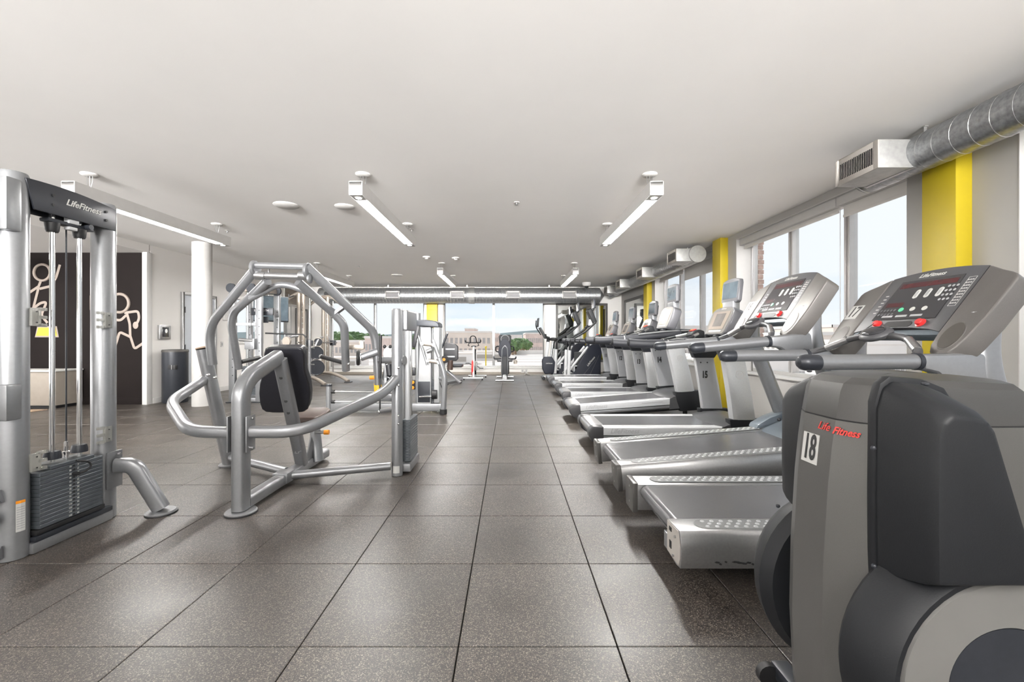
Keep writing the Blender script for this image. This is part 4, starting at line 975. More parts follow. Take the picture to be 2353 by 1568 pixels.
# backrest pad with waisted outline
A = Vector(Q(655, 797, 3.54)); Bv = Vector(Q(657, 945, 3.80)); dn = (Bv-A).normalized(); xx = Vector((1, 0, 0)); nn = dn.cross(xx).normalized()
L_ = (Bv-A).length
half = [(.0, .125), (.012, .148), (.05, .162), (.14, .165), (.20, .172), (.30, .205), (.38, .215), (.46, .212), (.52, .195), (.545, .16), (.552, .10)]
half = [(v*L_/.552, u) for v, u in half]
poly = [(-u, v) for v, u in half]+[(u, v) for v, u in half[::-1]]
fn = lambda u, v, w: A+xx*u+dn*v+nn*w+Vector((-.0, 0, 0))
pad = obj('backrest_pad', MB().prism(poly, fn, .03, -.05), 'vinyl', t, bevel=.022, bseg=4)
obj('pad_piping', MB().sweep([fn(u*1.0, v, .012) for u, v in poly]+[fn(poly[0][0], poly[0][1], .012)], .005, seg=6), 'black', pad)
seat = obj('seat_pad', MB().prism([(-.13, 0), (.13, 0), (.17, .08), (.17, .26), (.13, .31), (-.13, .31), (-.17, .26), (-.17, .08)], lambda u, v, w: Vector((u*.9-.03, .44+v, .40+w+.16*v)), 0, .075), 'vinyl_b', t, bevel=.025, bseg=3)
obj('seat_post', MB().sweep([(.0, .62, .42), (.07, .55, .06)], .045, .035, seg=16, sq=.6), 'silver', t)
obj('seat_knob', MB().cyl((.08, .46, .345), (.17, .46, .345), .014), 'steel', t)
obj('seat_knob_cap', MB().cyl((.165, .46, .345), (.205, .46, .345), .021), 'orange', t)
obj('gusset', MB().prism([(.40, .10), (.62, .10), (.50, .30)], lambda u, v, w: (w, u, v), .02, .032), 'silver', t)
# cross tubes
obj('cross_tube', MB().sweep([(.05, .12, .07), (.80, .30, .09)], .034, seg=18), 'silver', t)
obj('cross_tube', MB().sweep([(-.05, .22, .07), (-.80, .62, .08)], .034, seg=18), 'silver', t)
obj('cross_clamp', MB().box(-.06, .06, .02, .16, .03, .112), 'silver', t, bevel=.01)
text('ident_mark', 'LF', .07, (0, -.05, .1035), (1, 0, 0), (0, 1, 0), 'grey_ink', t, shear=.3)
text('ident_mark', 'LF', .06, Vector(Q(689, 1035, 3.71))+Vector((0, -.043, 0)), (1, 0, 0), (0, 0, 1), 'grey_ink', t, shear=.3)
# outriggers
obj('left_outrigger', MB().sweep([Q(535, 995, 2.93), Q(432, 991, 2.95), Q(390, 925, 3.3), Q(478, 868, 3.93)], .036, .040, fil=.13, seg=20, sq=.7), 'silver', t)
obj('right_outrigger', MB().sweep([Q(572, 993, 2.93), Q(690, 993, 2.96), Q(880, 905, 3.55), Q(912, 868, 3.73)], .036, .040, fil=.16, seg=20, sq=.7), 'silver', t)
# leaning left post
lp = obj('leaning_post', MB().sweep([Q(467, 802, 3.85), Q(527, 1066, 4.02)], .048, .052, seg=20, sq=.7), 'silver', t)
obj('post_cap', MB().sweep([Q(467, 801, 3.85), Q(466.3, 798, 3.85)], .050, .054, seg=20, sq=.7), 'wood', lp)
c = Vector(Q(527, 1070, 4.03)); c.z = 0
obj('foot_plate', MB().lathe(c, [(.085, 0), (.088, .012), (.08, .02), (.001, .022)], seg=28), 'silver', lp)
for px, py in ((487, 833), (494, 868), (478, 862)): obj('bolt', MB().ball(Q(px, py, 3.82), .016, .016, .016, seg=10, rg=6), 'chrome', lp)
# outer arch, fixed
ar = obj('outer_arch', MB().sweep([Q(489, 838, 3.78), Q(478, 752, 3.72), Q(590, 616, 3.45)], .036, fil=.16, seg=20), 'silver', t)
obj('outer_arch', MB().sweep([Q(703, 612, 3.45), Q(858, 760, 3.95), Q(866, 800, 3.98), Q(869, 884, 4.0)], .034, .036, fil=.22, seg=20, sq=.8), 'silver', t)
obj('arch_bar', MB().sweep([Q(586, 610, 3.45), Q(706, 613, 3.45)], .026, seg=20), 'silver', t)
for px in (585, 706): obj('pivot_plate', MB().lathe(Q(px, 622 if px > 600 else 616, 3.45), [(.058, -.012), (.06, -.008), (.06, .008), (.056, .012), (.001, .014)], axis=(1, 0, 0), seg=28), 'silver', t)
pv = obj('pivot_tube', MB().cyl(Q(590, 633, 3.46), Q(709, 637, 3.46), .027, seg=20), 'steel', t)
for a, b in ((588, 611), (688, 711)): obj('bearing', MB().cyl(Q(a, 633, 3.46), Q(b, 635, 3.46), .035, seg=24), 'steel', pv)
obj('pivot_cap', MB().lathe(Q(712, 641, 3.45), [(.036, -.01), (.037, .006), (.01, .010), (.001, .010)], axis=(1, 0, 0), seg=24), 'silver', t)
# inner swinging arms with handles
obj('swing_arm', MB().sweep([Q(615, 646, 3.47), Q(580, 680, 3.6), Q(537, 716, 3.75), Q(531, 745, 3.8), Q(549, 847, 3.95)], .031, .035, fil=.12, seg=20, sq=.85), 'silver', t)
obj('swing_arm', MB().sweep([Q(684, 648, 3.47), Q(767, 721, 3.8), Q(791, 745, 3.85), Q(795, 852, 3.98)], .031, .035, fil=.14, seg=20, sq=.85), 'silver', t)
obj('arm_brace', MB().sweep([Q(575, 687, 3.58), Q(645, 650, 3.55), Q(700, 668, 3.6), Q(735, 692, 3.68)], .026, fil=.16, seg=18), 'silver', t)
for a, b in (((555, 832, 3.93), (597, 822, 4.10)), ((738, 820, 4.06), (790, 834, 3.96))):
    h = obj('grip_handle', MB().cyl(Q(*a), Q(*b), .0195, seg=18), 'black', t)
    e = b if a[0] < 600 else a; obj('grip_end', MB().ball(Q(*e), .021, seg=12, rg=8), 'steel', h)
obj('link_block', MB().obox((Vector(Q(768, 722, 3.80))+Vector(Q(798, 700, 3.80)))/2, (Vector(Q(798, 700, 3.80))-Vector(Q(768, 722, 3.80)))*.5, (0, .035, 0), (.020, 0, .033)), 'silver', t, bevel=.005)
obj('swing_arm_bolt', MB().ball(Q(801, 837, 3.94), .012), 'chrome', t)
# pulley mounts on the right
obj('pulley_bracket', MB().obox(Q(817, 798, 4.02), (.065, 0, 0), (0, .022, 0), (0, 0, .022)), 'bronze', t, bevel=.008)
obj('pulley_bracket', MB().prism([(825, 783), (835, 786), (836, 802), (826, 806)], lambda u, v, w: Vector(Q(u, v, 4.0))+Vector((0, w, 0)), 0, .03), 'bronze', t, bevel=.003)
obj('pulley', MB().torus(Q(823, 823, 3.95), .055, .016, axis=(.9, .3, 0)).lathe(Q(823, 823, 3.95), [(.05, -.006), (.05, .006), (.001, .006)], axis=(.9, .3, 0)), 'black', t)
obj('pulley_plate', MB().lathe(Q(829, 824, 3.93), [(.052, -.003), (.052, .003), (.001, .003)], axis=(.9, .3, 0)), 'chrome', t)
obj('pulley_arm', MB().sweep([Q(829, 822, 3.93), Q(868, 808, 3.96)], .036, .034, seg=20, sq=.8), 'silver', t)
obj('connector_tube', MB().sweep([Q(872, 828, 3.9), Q(927, 828, 3.76)], .030, seg=20), 'silver', t)
obj('connector_flange', MB().sweep([Q(922, 828, 3.76), Q(930, 828, 3.75)], .038, seg=20), 'silver', t)
obj('damper', MB().cyl(Q(875, 770, 3.85), Q(873, 870, 3.85), .012, seg=12).cyl(Q(873, 870, 3.85), Q(873, 945, 3.80), .007, seg=10), 'black', t)
obj('damper_end', MB().ball(Q(872, 947, 3.80), .015), 'chrome', t)
obj('stub_tube', MB().cyl(Q(876, 945, 3.78), Q(906, 940, 3.73), .020, seg=16), 'silver', t)
obj('yellow_sleeve', MB().sweep([Q(868, 880, 4.0), Q(869, 906, 4.0)], .030, .034, seg=16, sq=.8), 'yellow_sl', t)
obj('adjust_knob', MB().cyl(Q(850, 868, 3.98), Q(861, 868, 3.98), .018), 'orange', t)
# weight stack tower
X0, X1 = -.975, -.935
tw = obj('tower_post', MB().lathe(Vector((X0, 3.74, 0))-O, [(.044, 0), (.047, .004), (.047, 1.425), (.043, 1.437), (.001, 1.438)], seg=30), 'silver', t)
obj('tower_post', MB().lathe(Vector((X0-.01, 4.14, 0))-O, [(.044, 0), (.047, .004), (.047, 1.415), (.043, 1.43), (.001, 1.431)], seg=30), 'silver', t)
obj('tower_hood', MB().box(X0+.03+1.82, X0+.085+1.82, .36, .74, 1.25, 1.43), 'silver', t, bevel=.02, bseg=3)
obj('tower_rod', MB().sweep([(X0+.07+1.82, .42, .12), (X0+.07+1.82, .42, 1.25)], .019, .019, seg=14), 'silver_w', t)
obj('tower_rod', MB().cyl((X0+.06+1.82, .60, .12), (X0+.06+1.82, .60, 1.25), .012), 'chrome', t)
for i in range(15): 
    pz = .10+.0245*i
    obj('weight_plate', MB().box(X0+.03+1.82, X0+.10+1.82, .40, .70, pz, pz+.0225), 'weight', t, bevel=.0015, bseg=1)
obj('stack_base', MB().box(X0-.02+1.82, X0+.11+1.82, .36, .74, .02, .09), 'silver', t, bevel=.012)
st = obj('white_label', MB().loft([[Vector((X0+.0482*math.cos(a)+1.82, .34+.0482*math.sin(a), z_)) for a in (-2.1, -1.8, -1.5, -1.2, -.9)]+[Vector((X0+.047*math.cos(a)+1.82, .34+.047*math.sin(a), z_)) for a in (-.9, -1.2, -1.5, -1.8, -2.1)] for z_ in (.03, .09)]), 'sticker', t, smooth=False)
for z in (.78, .93, .45, .52): obj('tower_bolt', MB().ball(Vector((X0+.02, 3.70, z))-O, .010, seg=8, rg=5), 'chrome', t)

# ------------------------------------------------------------------ outside
def building(label, x0, x1, y0, y1, z1, m, wins=None, z0=-14, side='f', grp='buildings outside'):
    t = thing('building', label, 'building', ((x0+x1)/2, (y0+y1)/2, z0), group=grp)
    hx, hy, h = (x1-x0)/2, (y1-y0)/2, z1-z0
    obj('walls', MB().box(-hx, hx, -hy, hy, 0, h), m, t, smooth=False)
    obj('roof_parapet', MB().box(-hx-.1, hx+.1, -hy-.1, -hy+.3, h, h+.5).box(-hx-.1, hx+.1, hy-.3, hy+.1, h, h+.5).box(-hx-.1, -hx+.3, -hy, hy, h, h+.5).box(hx-.3, hx+.1, -hy, hy, h, h+.5), 'roof_w', t, smooth=False)
    if wins:
        nx, nz, fl_ = wins
        first = None
        for k in range(nz):
            z = h-fl_*(k+.75)
            for i in range(nx):
                x = -hx+2*hx*(i+.5)/nx; w_ = 2*hx/nx*.30
                if first is None:
                    first = obj('window', MB().box(-w_, w_, -.06, .05, -fl_*.27, fl_*.27), 'far_glass', t, smooth=False); o = first
                else: o = first.copy(); C.objects.link(o)
                o.location = (x, -hy, z)
            ny = max(2, int(nx*hy/hx))
            if side == 's' or side == 'b':
                for i in range(min(ny, 14)):
                    o = first.copy(); C.objects.link(o); o.parent = t; o.rotation_euler.z = PI/2; o.location = (-hx, -hy+2*hy*(i+.5)/min(ny, 14), z)
    return t
def bx(px0, px1, py, Y, dep, label, m, wins=None, side='f'):
    a = P(px0, py, Y); b = P(px1, py, Y)
    return building(label, a.x, b.x, Y, Y+dep, a.z, m, wins, side=side)
# neighbouring flat roof seen through the back windows
t = thing('flat_roof', 'wide pale flat roof below the back windows', 'roof', (0, 60, -3.0))
obj('roof_deck', MB().box(-70, 40, -36, 55, -11, 0), 'roof', t, smooth=False)
for i in range(9): obj('roof_seam', MB().box(-70, 40, -34+10*i, -33.7+10*i, 0, .12), 'roof_w', t, smooth=False)
obj('parapet', MB().box(-70, 40, 54.4, 55.2, 0, 1.0).box(39.4, 40, -36, 55, 0, .8), 'roof_w', t, smooth=False)
for k, (px, py, Y, w_, d, h) in enumerate(((1045, 812, 72, 7, 4, 1.7), (1235, 836, 45, 2.5, 2, .7), (880, 836, 48, 3, 2, .8), (800, 822, 62, 5, 3, 1.4), (1120, 803, 84, 9, 4, 1.6), (930, 806, 80, 6, 4, 1.5))):
    t = thing('rooftop_unit', 'boxy pale rooftop unit on the neighbouring roof, number %s from the left' % ('fourth fifth third first second sixth'.split()[k] if 0 else ('%d' % k)), 'roof unit', (P(px, py, Y).x, Y, -3.0))
    t['label'] = ['boxy pale rooftop unit on the neighbouring roof behind the spin bike', 'low rooftop unit on the neighbouring roof at the right of the back window', 'small rooftop unit seen below the tree line in the left back window', 'rooftop unit at the far left of the left back window', 'long pale rooftop unit behind the centre window mullion', 'pale rooftop unit left of the yellow back column'][k]
    obj('unit_case', MB().box(-w_/2, w_/2, -d/2, d/2, 0, h), 'roof_w', t, bevel=.05); obj('unit_cap', MB().box(-w_/2-.1, w_/2+.1, -d/2-.1, d/2+.1, h, h+.12), 'tan', t)
    obj('unit_vent', MB().box(-w_*.3, w_*.3, -d/2-.04, -d/2, h*.25, h*.7), 'grille', t)
t = tag(obj('roof_railing', MB().cyl((0, 0, 0), (0, 0, 3.5), .05, seg=8).ball((0, 0, 3.5), .09), 'yellow', loc=(-1.9, 34, -3.0)), 'thin yellow pole standing on the neighbouring roof', 'pole')
bx(1022, 1128, 765, 130, 40, 'long low tan building behind the spin bike', 'tan', (10, 3, 3.2))
bx(1068, 1090, 757, 180, 20, 'small tan penthouse block above the long low tan building', 'pink', (4, 2, 2.5))
bx(1119, 1145, 768, 175, 30, 'pinkish apartment block just right of the tan building', 'pink', (6, 5, 3.0))
bx(1208, 1250, 768, 150, 30, 'pink brick apartment block at the right edge of the back window', 'pink', (9, 6, 3.0))
bx(1158, 1200, 772, 210, 30, 'distant hazy pale block behind the trees in the back window', 'roof_w', (8, 3, 4))
bx(838, 870, 778, 90, 12, 'small reddish building in front of the tree line in the left window', 'pink', (4, 2, 2.5))
bx(760, 830, 787, 105, 20, 'pale low building below the tree line at far left', 'tan', (8, 2, 2.5))
# right side city
bx(1752, 1800, 748, 120, 40, 'tall pale apartment tower right of the brick pier', 'roof_w', (8, 14, 2.9), 'b')
bx(1800, 1832, 770, 90, 25, 'mid-height pale block beside the tall tower', 'roof_w', (5, 8, 3.0), 'b')
bx(1845, 1935, 771, 62, 18, 'tan office block seen between treadmills 16 and 17', 'tan', (6, 5, 3.2), 'b')
bx(1915, 1962, 752, 85, 20, 'taller tan block behind the tan office block', 'tan', (4, 8, 3.0), 'b')
bx(1940, 2090, 792, 46, 11, 'long white low building seen under the console of treadmill 17', 'roof_w', (14, 4, 3.0), 'b')
bx(1965, 2010, 765, 100, 20, 'distant white tower behind the console of treadmill 17', 'roof_w', (6, 10, 3.0), 'b')
bx(1745, 1850, 818, 40, 14, 'near white building below the tower with rows of windows', 'roof_w', (14, 4, 3.0), 'b')
bx(1570, 1625, 752, 140, 30, 'pale tower beyond the far right-wall window', 'roof_w', (6, 9, 3.0), 'b')
bx(1540, 1570, 768, 110, 30, 'tan block beyond the far right-wall window', 'tan', (4, 6, 3.0), 'b')
t = tag(obj('ground', MB().box(-400, 400, 16, 600, -15, -14).box(4.5, 400, -150, 16, -15, -14), 'roof', smooth=False), 'pale city ground far below the windows', 'ground')
# distant hills and tree line
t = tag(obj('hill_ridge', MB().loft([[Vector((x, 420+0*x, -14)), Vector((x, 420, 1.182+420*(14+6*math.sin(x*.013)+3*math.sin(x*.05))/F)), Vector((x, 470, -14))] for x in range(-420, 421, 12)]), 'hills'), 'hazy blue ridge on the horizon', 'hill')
rnd = random.Random(5)
ico = bmesh.new(); bmesh.ops.create_icosphere(ico, subdivisions=3, radius=1)
base_v = [v.co.copy() for v in ico.verts]; base_f = [tuple(v.index for v in f.verts) for f in ico.faces]; ico.free()
crowns = []
for k in range(4):
    mb = MB(); vs = []
    for v in base_v:
        n = 1+.16*math.sin(v.x*5+k)*math.sin(v.y*6+2*k)+.14*math.sin(v.z*9+v.x*7+k)+rnd.uniform(-.09, .09); vs.append((v.x*n, v.y*n, v.z*n*.85))
    mb.add(vs, base_f); me = bpy.data.meshes.new('crown'); me.from_pydata(mb.v, [], mb.f); me.materials.append(M['leaves']); crowns.append(me)
tm_ = bpy.data.meshes.new('trunk'); q = MB().cyl((0, 0, 0), (0, 0, 1), .04, seg=8); tm_.from_pydata(q.v, [], q.f); tm_.materials.append(M['wood'])
def tree(px, py, Y, r, k, label, grp):
    c = P(px, py, Y); z = c.z-r*.8
    t = thing('tree', label, 'tree', (c.x, Y, -14), group=grp)
    o = bpy.data.objects.new('crown', crowns[k % 4]); C.objects.link(o); o.parent = t; o.location = (0, 0, z+14); o.scale = (r, r, r); o.rotation_euler.z = k*1.3
    o = bpy.data.objects.new('trunk', tm_); C.objects.link(o); o.parent = t; o.scale = (8, 8, z+14)
ORD = 'first second third fourth fifth sixth seventh eighth ninth tenth eleventh twelfth thirteenth fourteenth fifteenth sixteenth seventeenth eighteenth nineteenth twentieth'.split()
for i in range(20):
    px = 738+11.5*i; tree(px+rnd.uniform(-2, 2), 767+4*math.sin(px*.03)+rnd.uniform(-2, 2)+(5 if px > 880 else 0), (136, 146, 156, 166, 176)[i % 5], rnd.uniform(2.5, 3.2), i, '%s tree from the left in the distant green tree line outside' % ORD[i], 'trees of the distant tree line')
for i in range(6): tree(1178+6.5*i, 779+rnd.uniform(-3, 3), (108, 113, 118, 123, 128, 133)[i], rnd.uniform(1.5, 1.9), i, '%s tree from the left beside the pink brick apartment block' % ORD[i], 'trees beside the brick block')
# brick pier outside the right window
bpier = struct_e('wall_outside_pier', (4.055, 7.02, 0))
rnd = random.Random(2); bm0 = None; n = 0
obj('mortar', MB().box(-.04, .04, .0, .2, -1, 3), 'tan', bpier, smooth=False)
for k in range(28):
    z = .55+.0795*k
    for j in range(1):
        w_ = .125
        o = obj('brick', MB().box(-.045, .045, -.012, .11, .006, .072), 'brickm', bpier, bevel=.003, bseg=1, smooth=False) if bm0 is None else bm0.copy()
        if bm0 is None: bm0 = o
        else: C.objects.link(o)
        o.location = (rnd.uniform(-.003, .003)+(.012 if k % 2 else 0), rnd.uniform(-.003, .003), z)

# ------------------------------------------------------------------ stair climbers at the back right
def climber(label, loc, first=None):
    t = thing('stair_climber', label, 'stair climber', loc, group='stair climbers by the back mirror')
    side = [(.16, .02), (.12, .10), (.30, .42), (.62, .98), (.74, 1.04), (.95, 1.05), (.97, .9), (.90, .25), (.88, .02)]
    for s in (-1, 1): 
        b = obj('side_shell', MB().prism(side, XZ, s*.30, s*.37), 'navy', t, bevel=.02, bseg=3)
        for k in range(2): obj('shell_rib', MB().sweep([(.40+.2*k, s*.372, .12), (.80+.08*k, s*.372, .62+.1*k)], .006, seg=6), 'dark2', b)
        obj('handrail', MB().sweep([(.80, s*.34, 1.62), (.52, s*.34, 1.36), (.16, s*.34, 1.16), (.10, s*.34, 1.05), (.09, s*.34, .80)], .028, fil=.12, seg=14), 'dark', t)
        obj('rail_post', MB().sweep([(.09, s*.34, .86), (.075, s*.34, .45), (.06, s*.34, .10)], .040, .045, seg=14, sq=.7), 'silver_w', t)
        obj('base_foot', MB().box(.0, .22, s*.29, s*.39, 0, .14), 'navy', t, bevel=.02)
        obj('side_stringer', MB().sweep([(.06, s*.28, .28), (.60, s*.28, .95)], .02, .035, seg=10), 'silver_w', t)
    for k in range(4):
        x = .08+.15*k; z = .18+.215*k
        st = obj('step', MB().box(x, x+.24, -.27, .27, z+.02, z+.055).box(x+.0, x+.02, -.27, .27, z-.13, z+.02), 'silver_w' if k else 'dark2', t, bevel=.005)
        for i in range(8): obj('tread_rib', MB().box(x+.01, x+.10, -.24+.06*i, -.215+.06*i, z+.055, z+.06), 'black' if k else 'sticker', st)
    obj('rear_body', MB().box(.30, .95, -.29, .29, .04, .8), 'dark', t, bevel=.03)
    obj('mast', MB().sweep([(.80, 0, .9), (.74, 0, 1.45), (.76, 0, 1.70)], .05, .09, seg=16, fil=.1), 'silver_w', t)
    obj('front_bar', MB().sweep([(.72, -.34, 1.53), (.60, -.2, 1.50), (.60, .2, 1.50), (.72, .34, 1.53)], .022, seg=12, fil=.1), 'dark', t)
    c = obj('console', MB().obox((.74, 0, 1.80), (.055, 0, .03), (0, .17, 0), (-.08, 0, .19)), 'dark', t, bevel=.03, bseg=3)
    obj('screen', MB().obox((.685, 0, 1.79), (.004, 0, .002), (0, .11, 0), (-.045, 0, .11)), 'lcd_b', c)
    tv = obj('television', MB().obox((.80, 0, 2.14), (.03, 0, 0), (0, .16, 0), (-.01, 0, .13)), 'dark2', t, bevel=.012)
    obj('tv_screen', MB().obox((.768, 0, 2.14), (.002, 0, 0), (0, .14, 0), (-.01, 0, .11)), 'lcd', tv)
    obj('tv_arm', MB().sweep([(.78, 0, 1.95), (.84, 0, 2.05), (.84, 0, 2.15)], .02, seg=10), 'dark', t)
    text('maker_script', 'LifeFitness', .075, (.66, -.374, .56), (.62, 0, .78), (-.78, 0, .62), 'sticker', t, shear=.3)
    obj('round_badge', MB().torus((.32, -.373, .16), .035, .008, axis=(0, 1, 0)), 'sticker', t)
    return t
climber('stair climber with large dark side shell, directly behind the farthest treadmill', (1.52, 12.05, 0))
climber('farther stair climber in front of the back mirror', (1.28, 13.25, 0))

# upright trainer beside them
def thing_at(name, label, cat, px, Y, group=None): 
    c = P(px, CY, Y); return thing(name, label, cat, (c.x, Y, 0), group=group)
def LQ(t): return lambda px, py, Y=None, t=t: P(px, py, t.location.y if Y is None else Y)-t.location
t = thing_at('exercise_bike', 'tall dark exercise bike with raised console, left of the stair climbers', 'exercise bike', 1251, 12.52); q = LQ(t)
obj('drive_cover', MB().prism([(1245, 828), (1250, 820), (1268, 820), (1275, 832), (1272, 858), (1252, 860), (1246, 848)], lambda u, v, w: q(u, v)+Vector((0, w, 0)), -.10, .10), 'navy', t, bevel=.03, bseg=3)
obj('mast', MB().sweep([q(1255, 822), q(1258, 800), q(1259, 786)], .07, .05, seg=14), 'silver_w', t)
obj('mast_top', MB().sweep([q(1259, 788), q(1260, 776), q(1254, 776)], .06, .05, seg=14), 'dark', t)
obj('console', MB().obox(q(1247, 766), (.03, 0, .012), (0, .18, 0), (.09, 0, -.16)), 'dark', t, bevel=.02)
obj('television', MB().obox(q(1236, 742), (.022, 0, .004), (0, .17, 0), (.01, 0, .13)), 'dark', t, bevel=.012)
obj('tv_arm', MB().sweep([q(1243, 770), q(1231, 752), q(1232, 737)], .016, seg=8, fil=.1), 'dark', t)
for s in (-1, 1): obj('handlebar', MB().sweep([q(1262, 780)+Vector((0, s*.05, 0)), q(1254, 776)+Vector((0, s*.25, 0)), q(1252, 768)+Vector((0, s*.25, 0))], .02, seg=10, fil=.1), 'dark', t)
obj('seat', MB().ball(q(1271, 780), .14, .11, .05, seg=14, rg=8), 'black', t); obj('seat_post', MB().cyl(q(1271, 784), q(1266, 822), .03), 'chrome', t)
for px in (1248, 1274): obj('foot_bar', MB().sweep([Vector((q(px, 860).x, -.28, .05)), Vector((q(px, 860).x, .28, .05))], .045, seg=12), 'dark', t)
obj('base_beam', MB().box(q(1248, 0).x, q(1274, 0).x, -.05, .05, .04, .10), 'silver_w', t, bevel=.01)
text('maker_script', 'LifeFitness', .045, q(1261, 835)+Vector((0, -.103, 0)), (1, 0, 0), (0, 0, 1), 'sticker', t, shear=.3)

# spin bike
t = thing_at('spin_bike', 'slim black and red spin bike in front of the centre back window', 'exercise bike', 1090, 12.6); q = LQ(t)
for y, a, b, nm in ((-.35, 1067, 1112, 'front_foot'), (.45, 1073, 1116, 'rear_foot')):
    f_ = obj('base_bar', MB().sweep([Vector((q(a, 0).x, y, .06)), Vector((q(b, 0).x, y, .06))], .035, .022, seg=12, sq=.7), 'silver_w', t)
    for px in (a+2, b-2): obj('leveller', MB().cyl((q(px, 0).x, y, 0), (q(px, 0).x, y, .05), .02, seg=8), 'black', f_)
obj('base_rail', MB().sweep([(0, -.35, .07), (0, .45, .07)], .03, seg=10), 'silver_w', t)
obj('flywheel', MB().torus((-.03, -.12, .33), .215, .028, axis=(1, 0, 0), seg=36), 'red', t)
obj('flywheel_disc', MB().lathe((-.03, -.12, .33), [(.20, -.015), (.20, .015), (.001, .015)], axis=(1, 0, 0), seg=32), 'steel', t)
obj('chain_guard', MB().lathe((.05, .08, .38), [(.14, -.02), (.15, 0), (.14, .02), (.001, .025)], axis=(1, 0, 0), seg=24), 'white', t)
obj('frame_tube', MB().sweep([(0, -.35, .08), (.0, -.22, .55), (.0, -.28, .95)], .028, seg=12), 'white', t)
obj('frame_tube', MB().sweep([(0, .45, .08), (.0, .15, .42), (.0, .32, .85)], .026, seg=12), 'dark', t)
obj('frame_tube', MB().sweep([(0, -.24, .62), (.0, .15, .40)], .028, seg=12), 'white', t)
obj('seat', MB().sweep([(-.05, .42, .94), (-.03, .30, .95), (-.02, .12, .94)], .085, .03, seg=14, r_end=.35), 'black', t)
obj('handlebar', MB().sweep([(-.22, -.42, 1.14), (-.23, -.30, 1.07), (-.02, -.26, 1.06), (.21, -.30, 1.07), (.21, -.42, 1.14)], .017, seg=10, fil=.06), 'black', t)
obj('aero_bar', MB().sweep([(-.09, -.30, 1.07), (-.08, -.44, 1.20), (-.04, -.5, 1.25), (.04, -.5, 1.25), (.08, -.44, 1.20), (.09, -.30, 1.07)], .014, seg=10, fil=.05), 'black', t)
for s in (-1, 1):
    obj('drop_grip', MB().sweep([(s*.12, -.28, 1.06), (s*.15, -.33, .98), (s*.11, -.35, .97)], .014, seg=8), 'black', t)
    c = obj('crank', MB().cyl((s*.06, .08, .38), (s*.14, .08-.0+s*.14, .38-.08*s), .012), 'steel', t); obj('pedal', MB().obox((s*.20, .08+s*.14, .38-.08*s), (.05, 0, 0), (0, .045, 0), (0, 0, .012)), 'black', c)
obj('brake_knob', MB().cyl((0, -.24, .75), (.0, -.18, .80), .02), 'red', t)

# recumbent bike
t = thing_at('recumbent_bike', 'recumbent bike with dark oval backrest, right of the spin bike', 'exercise bike', 1160, 12.3); q = LQ(t)
obj('base_bar', MB().sweep([(-.25, -.40, .03), (.25, -.40, .03)], .045, .028, seg=12, sq=.7), 'steel', t)
obj('base_bar', MB().sweep([(-.25, .75, .03), (.25, .75, .03)], .045, .028, seg=12, sq=.7), 'steel', t)
obj('main_beam', MB().sweep([(0, -.40, .06), (0, -.20, .12), (0, .75, .08)], .06, .05, seg=14, sq=.7), 'silver_w', t)
obj('seat_column', MB().loft([[Vector((x, y, z)) for x, y in ((-w_, -.16), (w_, -.16), (w_, .05), (-w_, .05))] for z, w_ in ((.08, .085), (.35, .075), (.68, .06))]), 'dark', t, bevel=.01)
for s in (-1, 1): obj('column_trim', MB().sweep([(s*.075, -.14, .08), (s*.085, -.15, .55), (s*.075, -.15, .90), (0, -.15, .98)], .012, seg=8, fil=.06), 'silver', t)
ov = [(.175*math.copysign(abs(math.cos(a))**.7, math.cos(a))*(1-.22*math.sin(a)), .90+.265*math.copysign(abs(math.sin(a))**.8, math.sin(a))) for a in [2*PI*i/32 for i in range(32)]]
obj('backrest', MB().prism(ov, XZ, -.10, -.04), 'navy', t, bevel=.02, bseg=3)
obj('seat_pad', MB().box(-.22, .22, -.05, .34, .52, .60), 'vinyl', t, bevel=.03, bseg=3)
for s in (-1, 1):
    obj('side_handle', MB().sweep([(s*.17, -.08, .96), (s*.25, -.12, .95), (s*.26, .0, .82), (s*.18, -.06, .80)], .018, seg=10, fil=.05), 'dark', t)
    obj('pulse_handle', MB().sweep([(s*.06, -.02, .60), (s*.30, .0, .60), (s*.32, .25, .64)], .022, seg=10, fil=.06), 'dark', t)
obj('cup_holder', MB().lathe((.30, -.02, .46), [(.05, 0), (.055, .10), (.05, .10)], seg=16), 'beige', t)
obj('drive_cover', MB().box(-.12, .12, .55, 1.0, .10, .62), 'dark', t, bevel=.05, bseg=3)
obj('mast', MB().sweep([(0, .70, .6), (0, .55, 1.05), (0, .5, 1.15)], .03, seg=10), 'silver', t)
c = obj('console', MB().prism([(-.17, .0), (.17, .0), (.19, .22), (.15, .27), (-.15, .27), (-.19, .22)], lambda u, v, w: (u, .5+w, 1.02+v), -.04, .04), 'dark', t, bevel=.02)
obj('console_trim', MB().torus((0, .46, 1.16), .12, .006, axis=(0, 1, 0)), 'grey_ink', c)

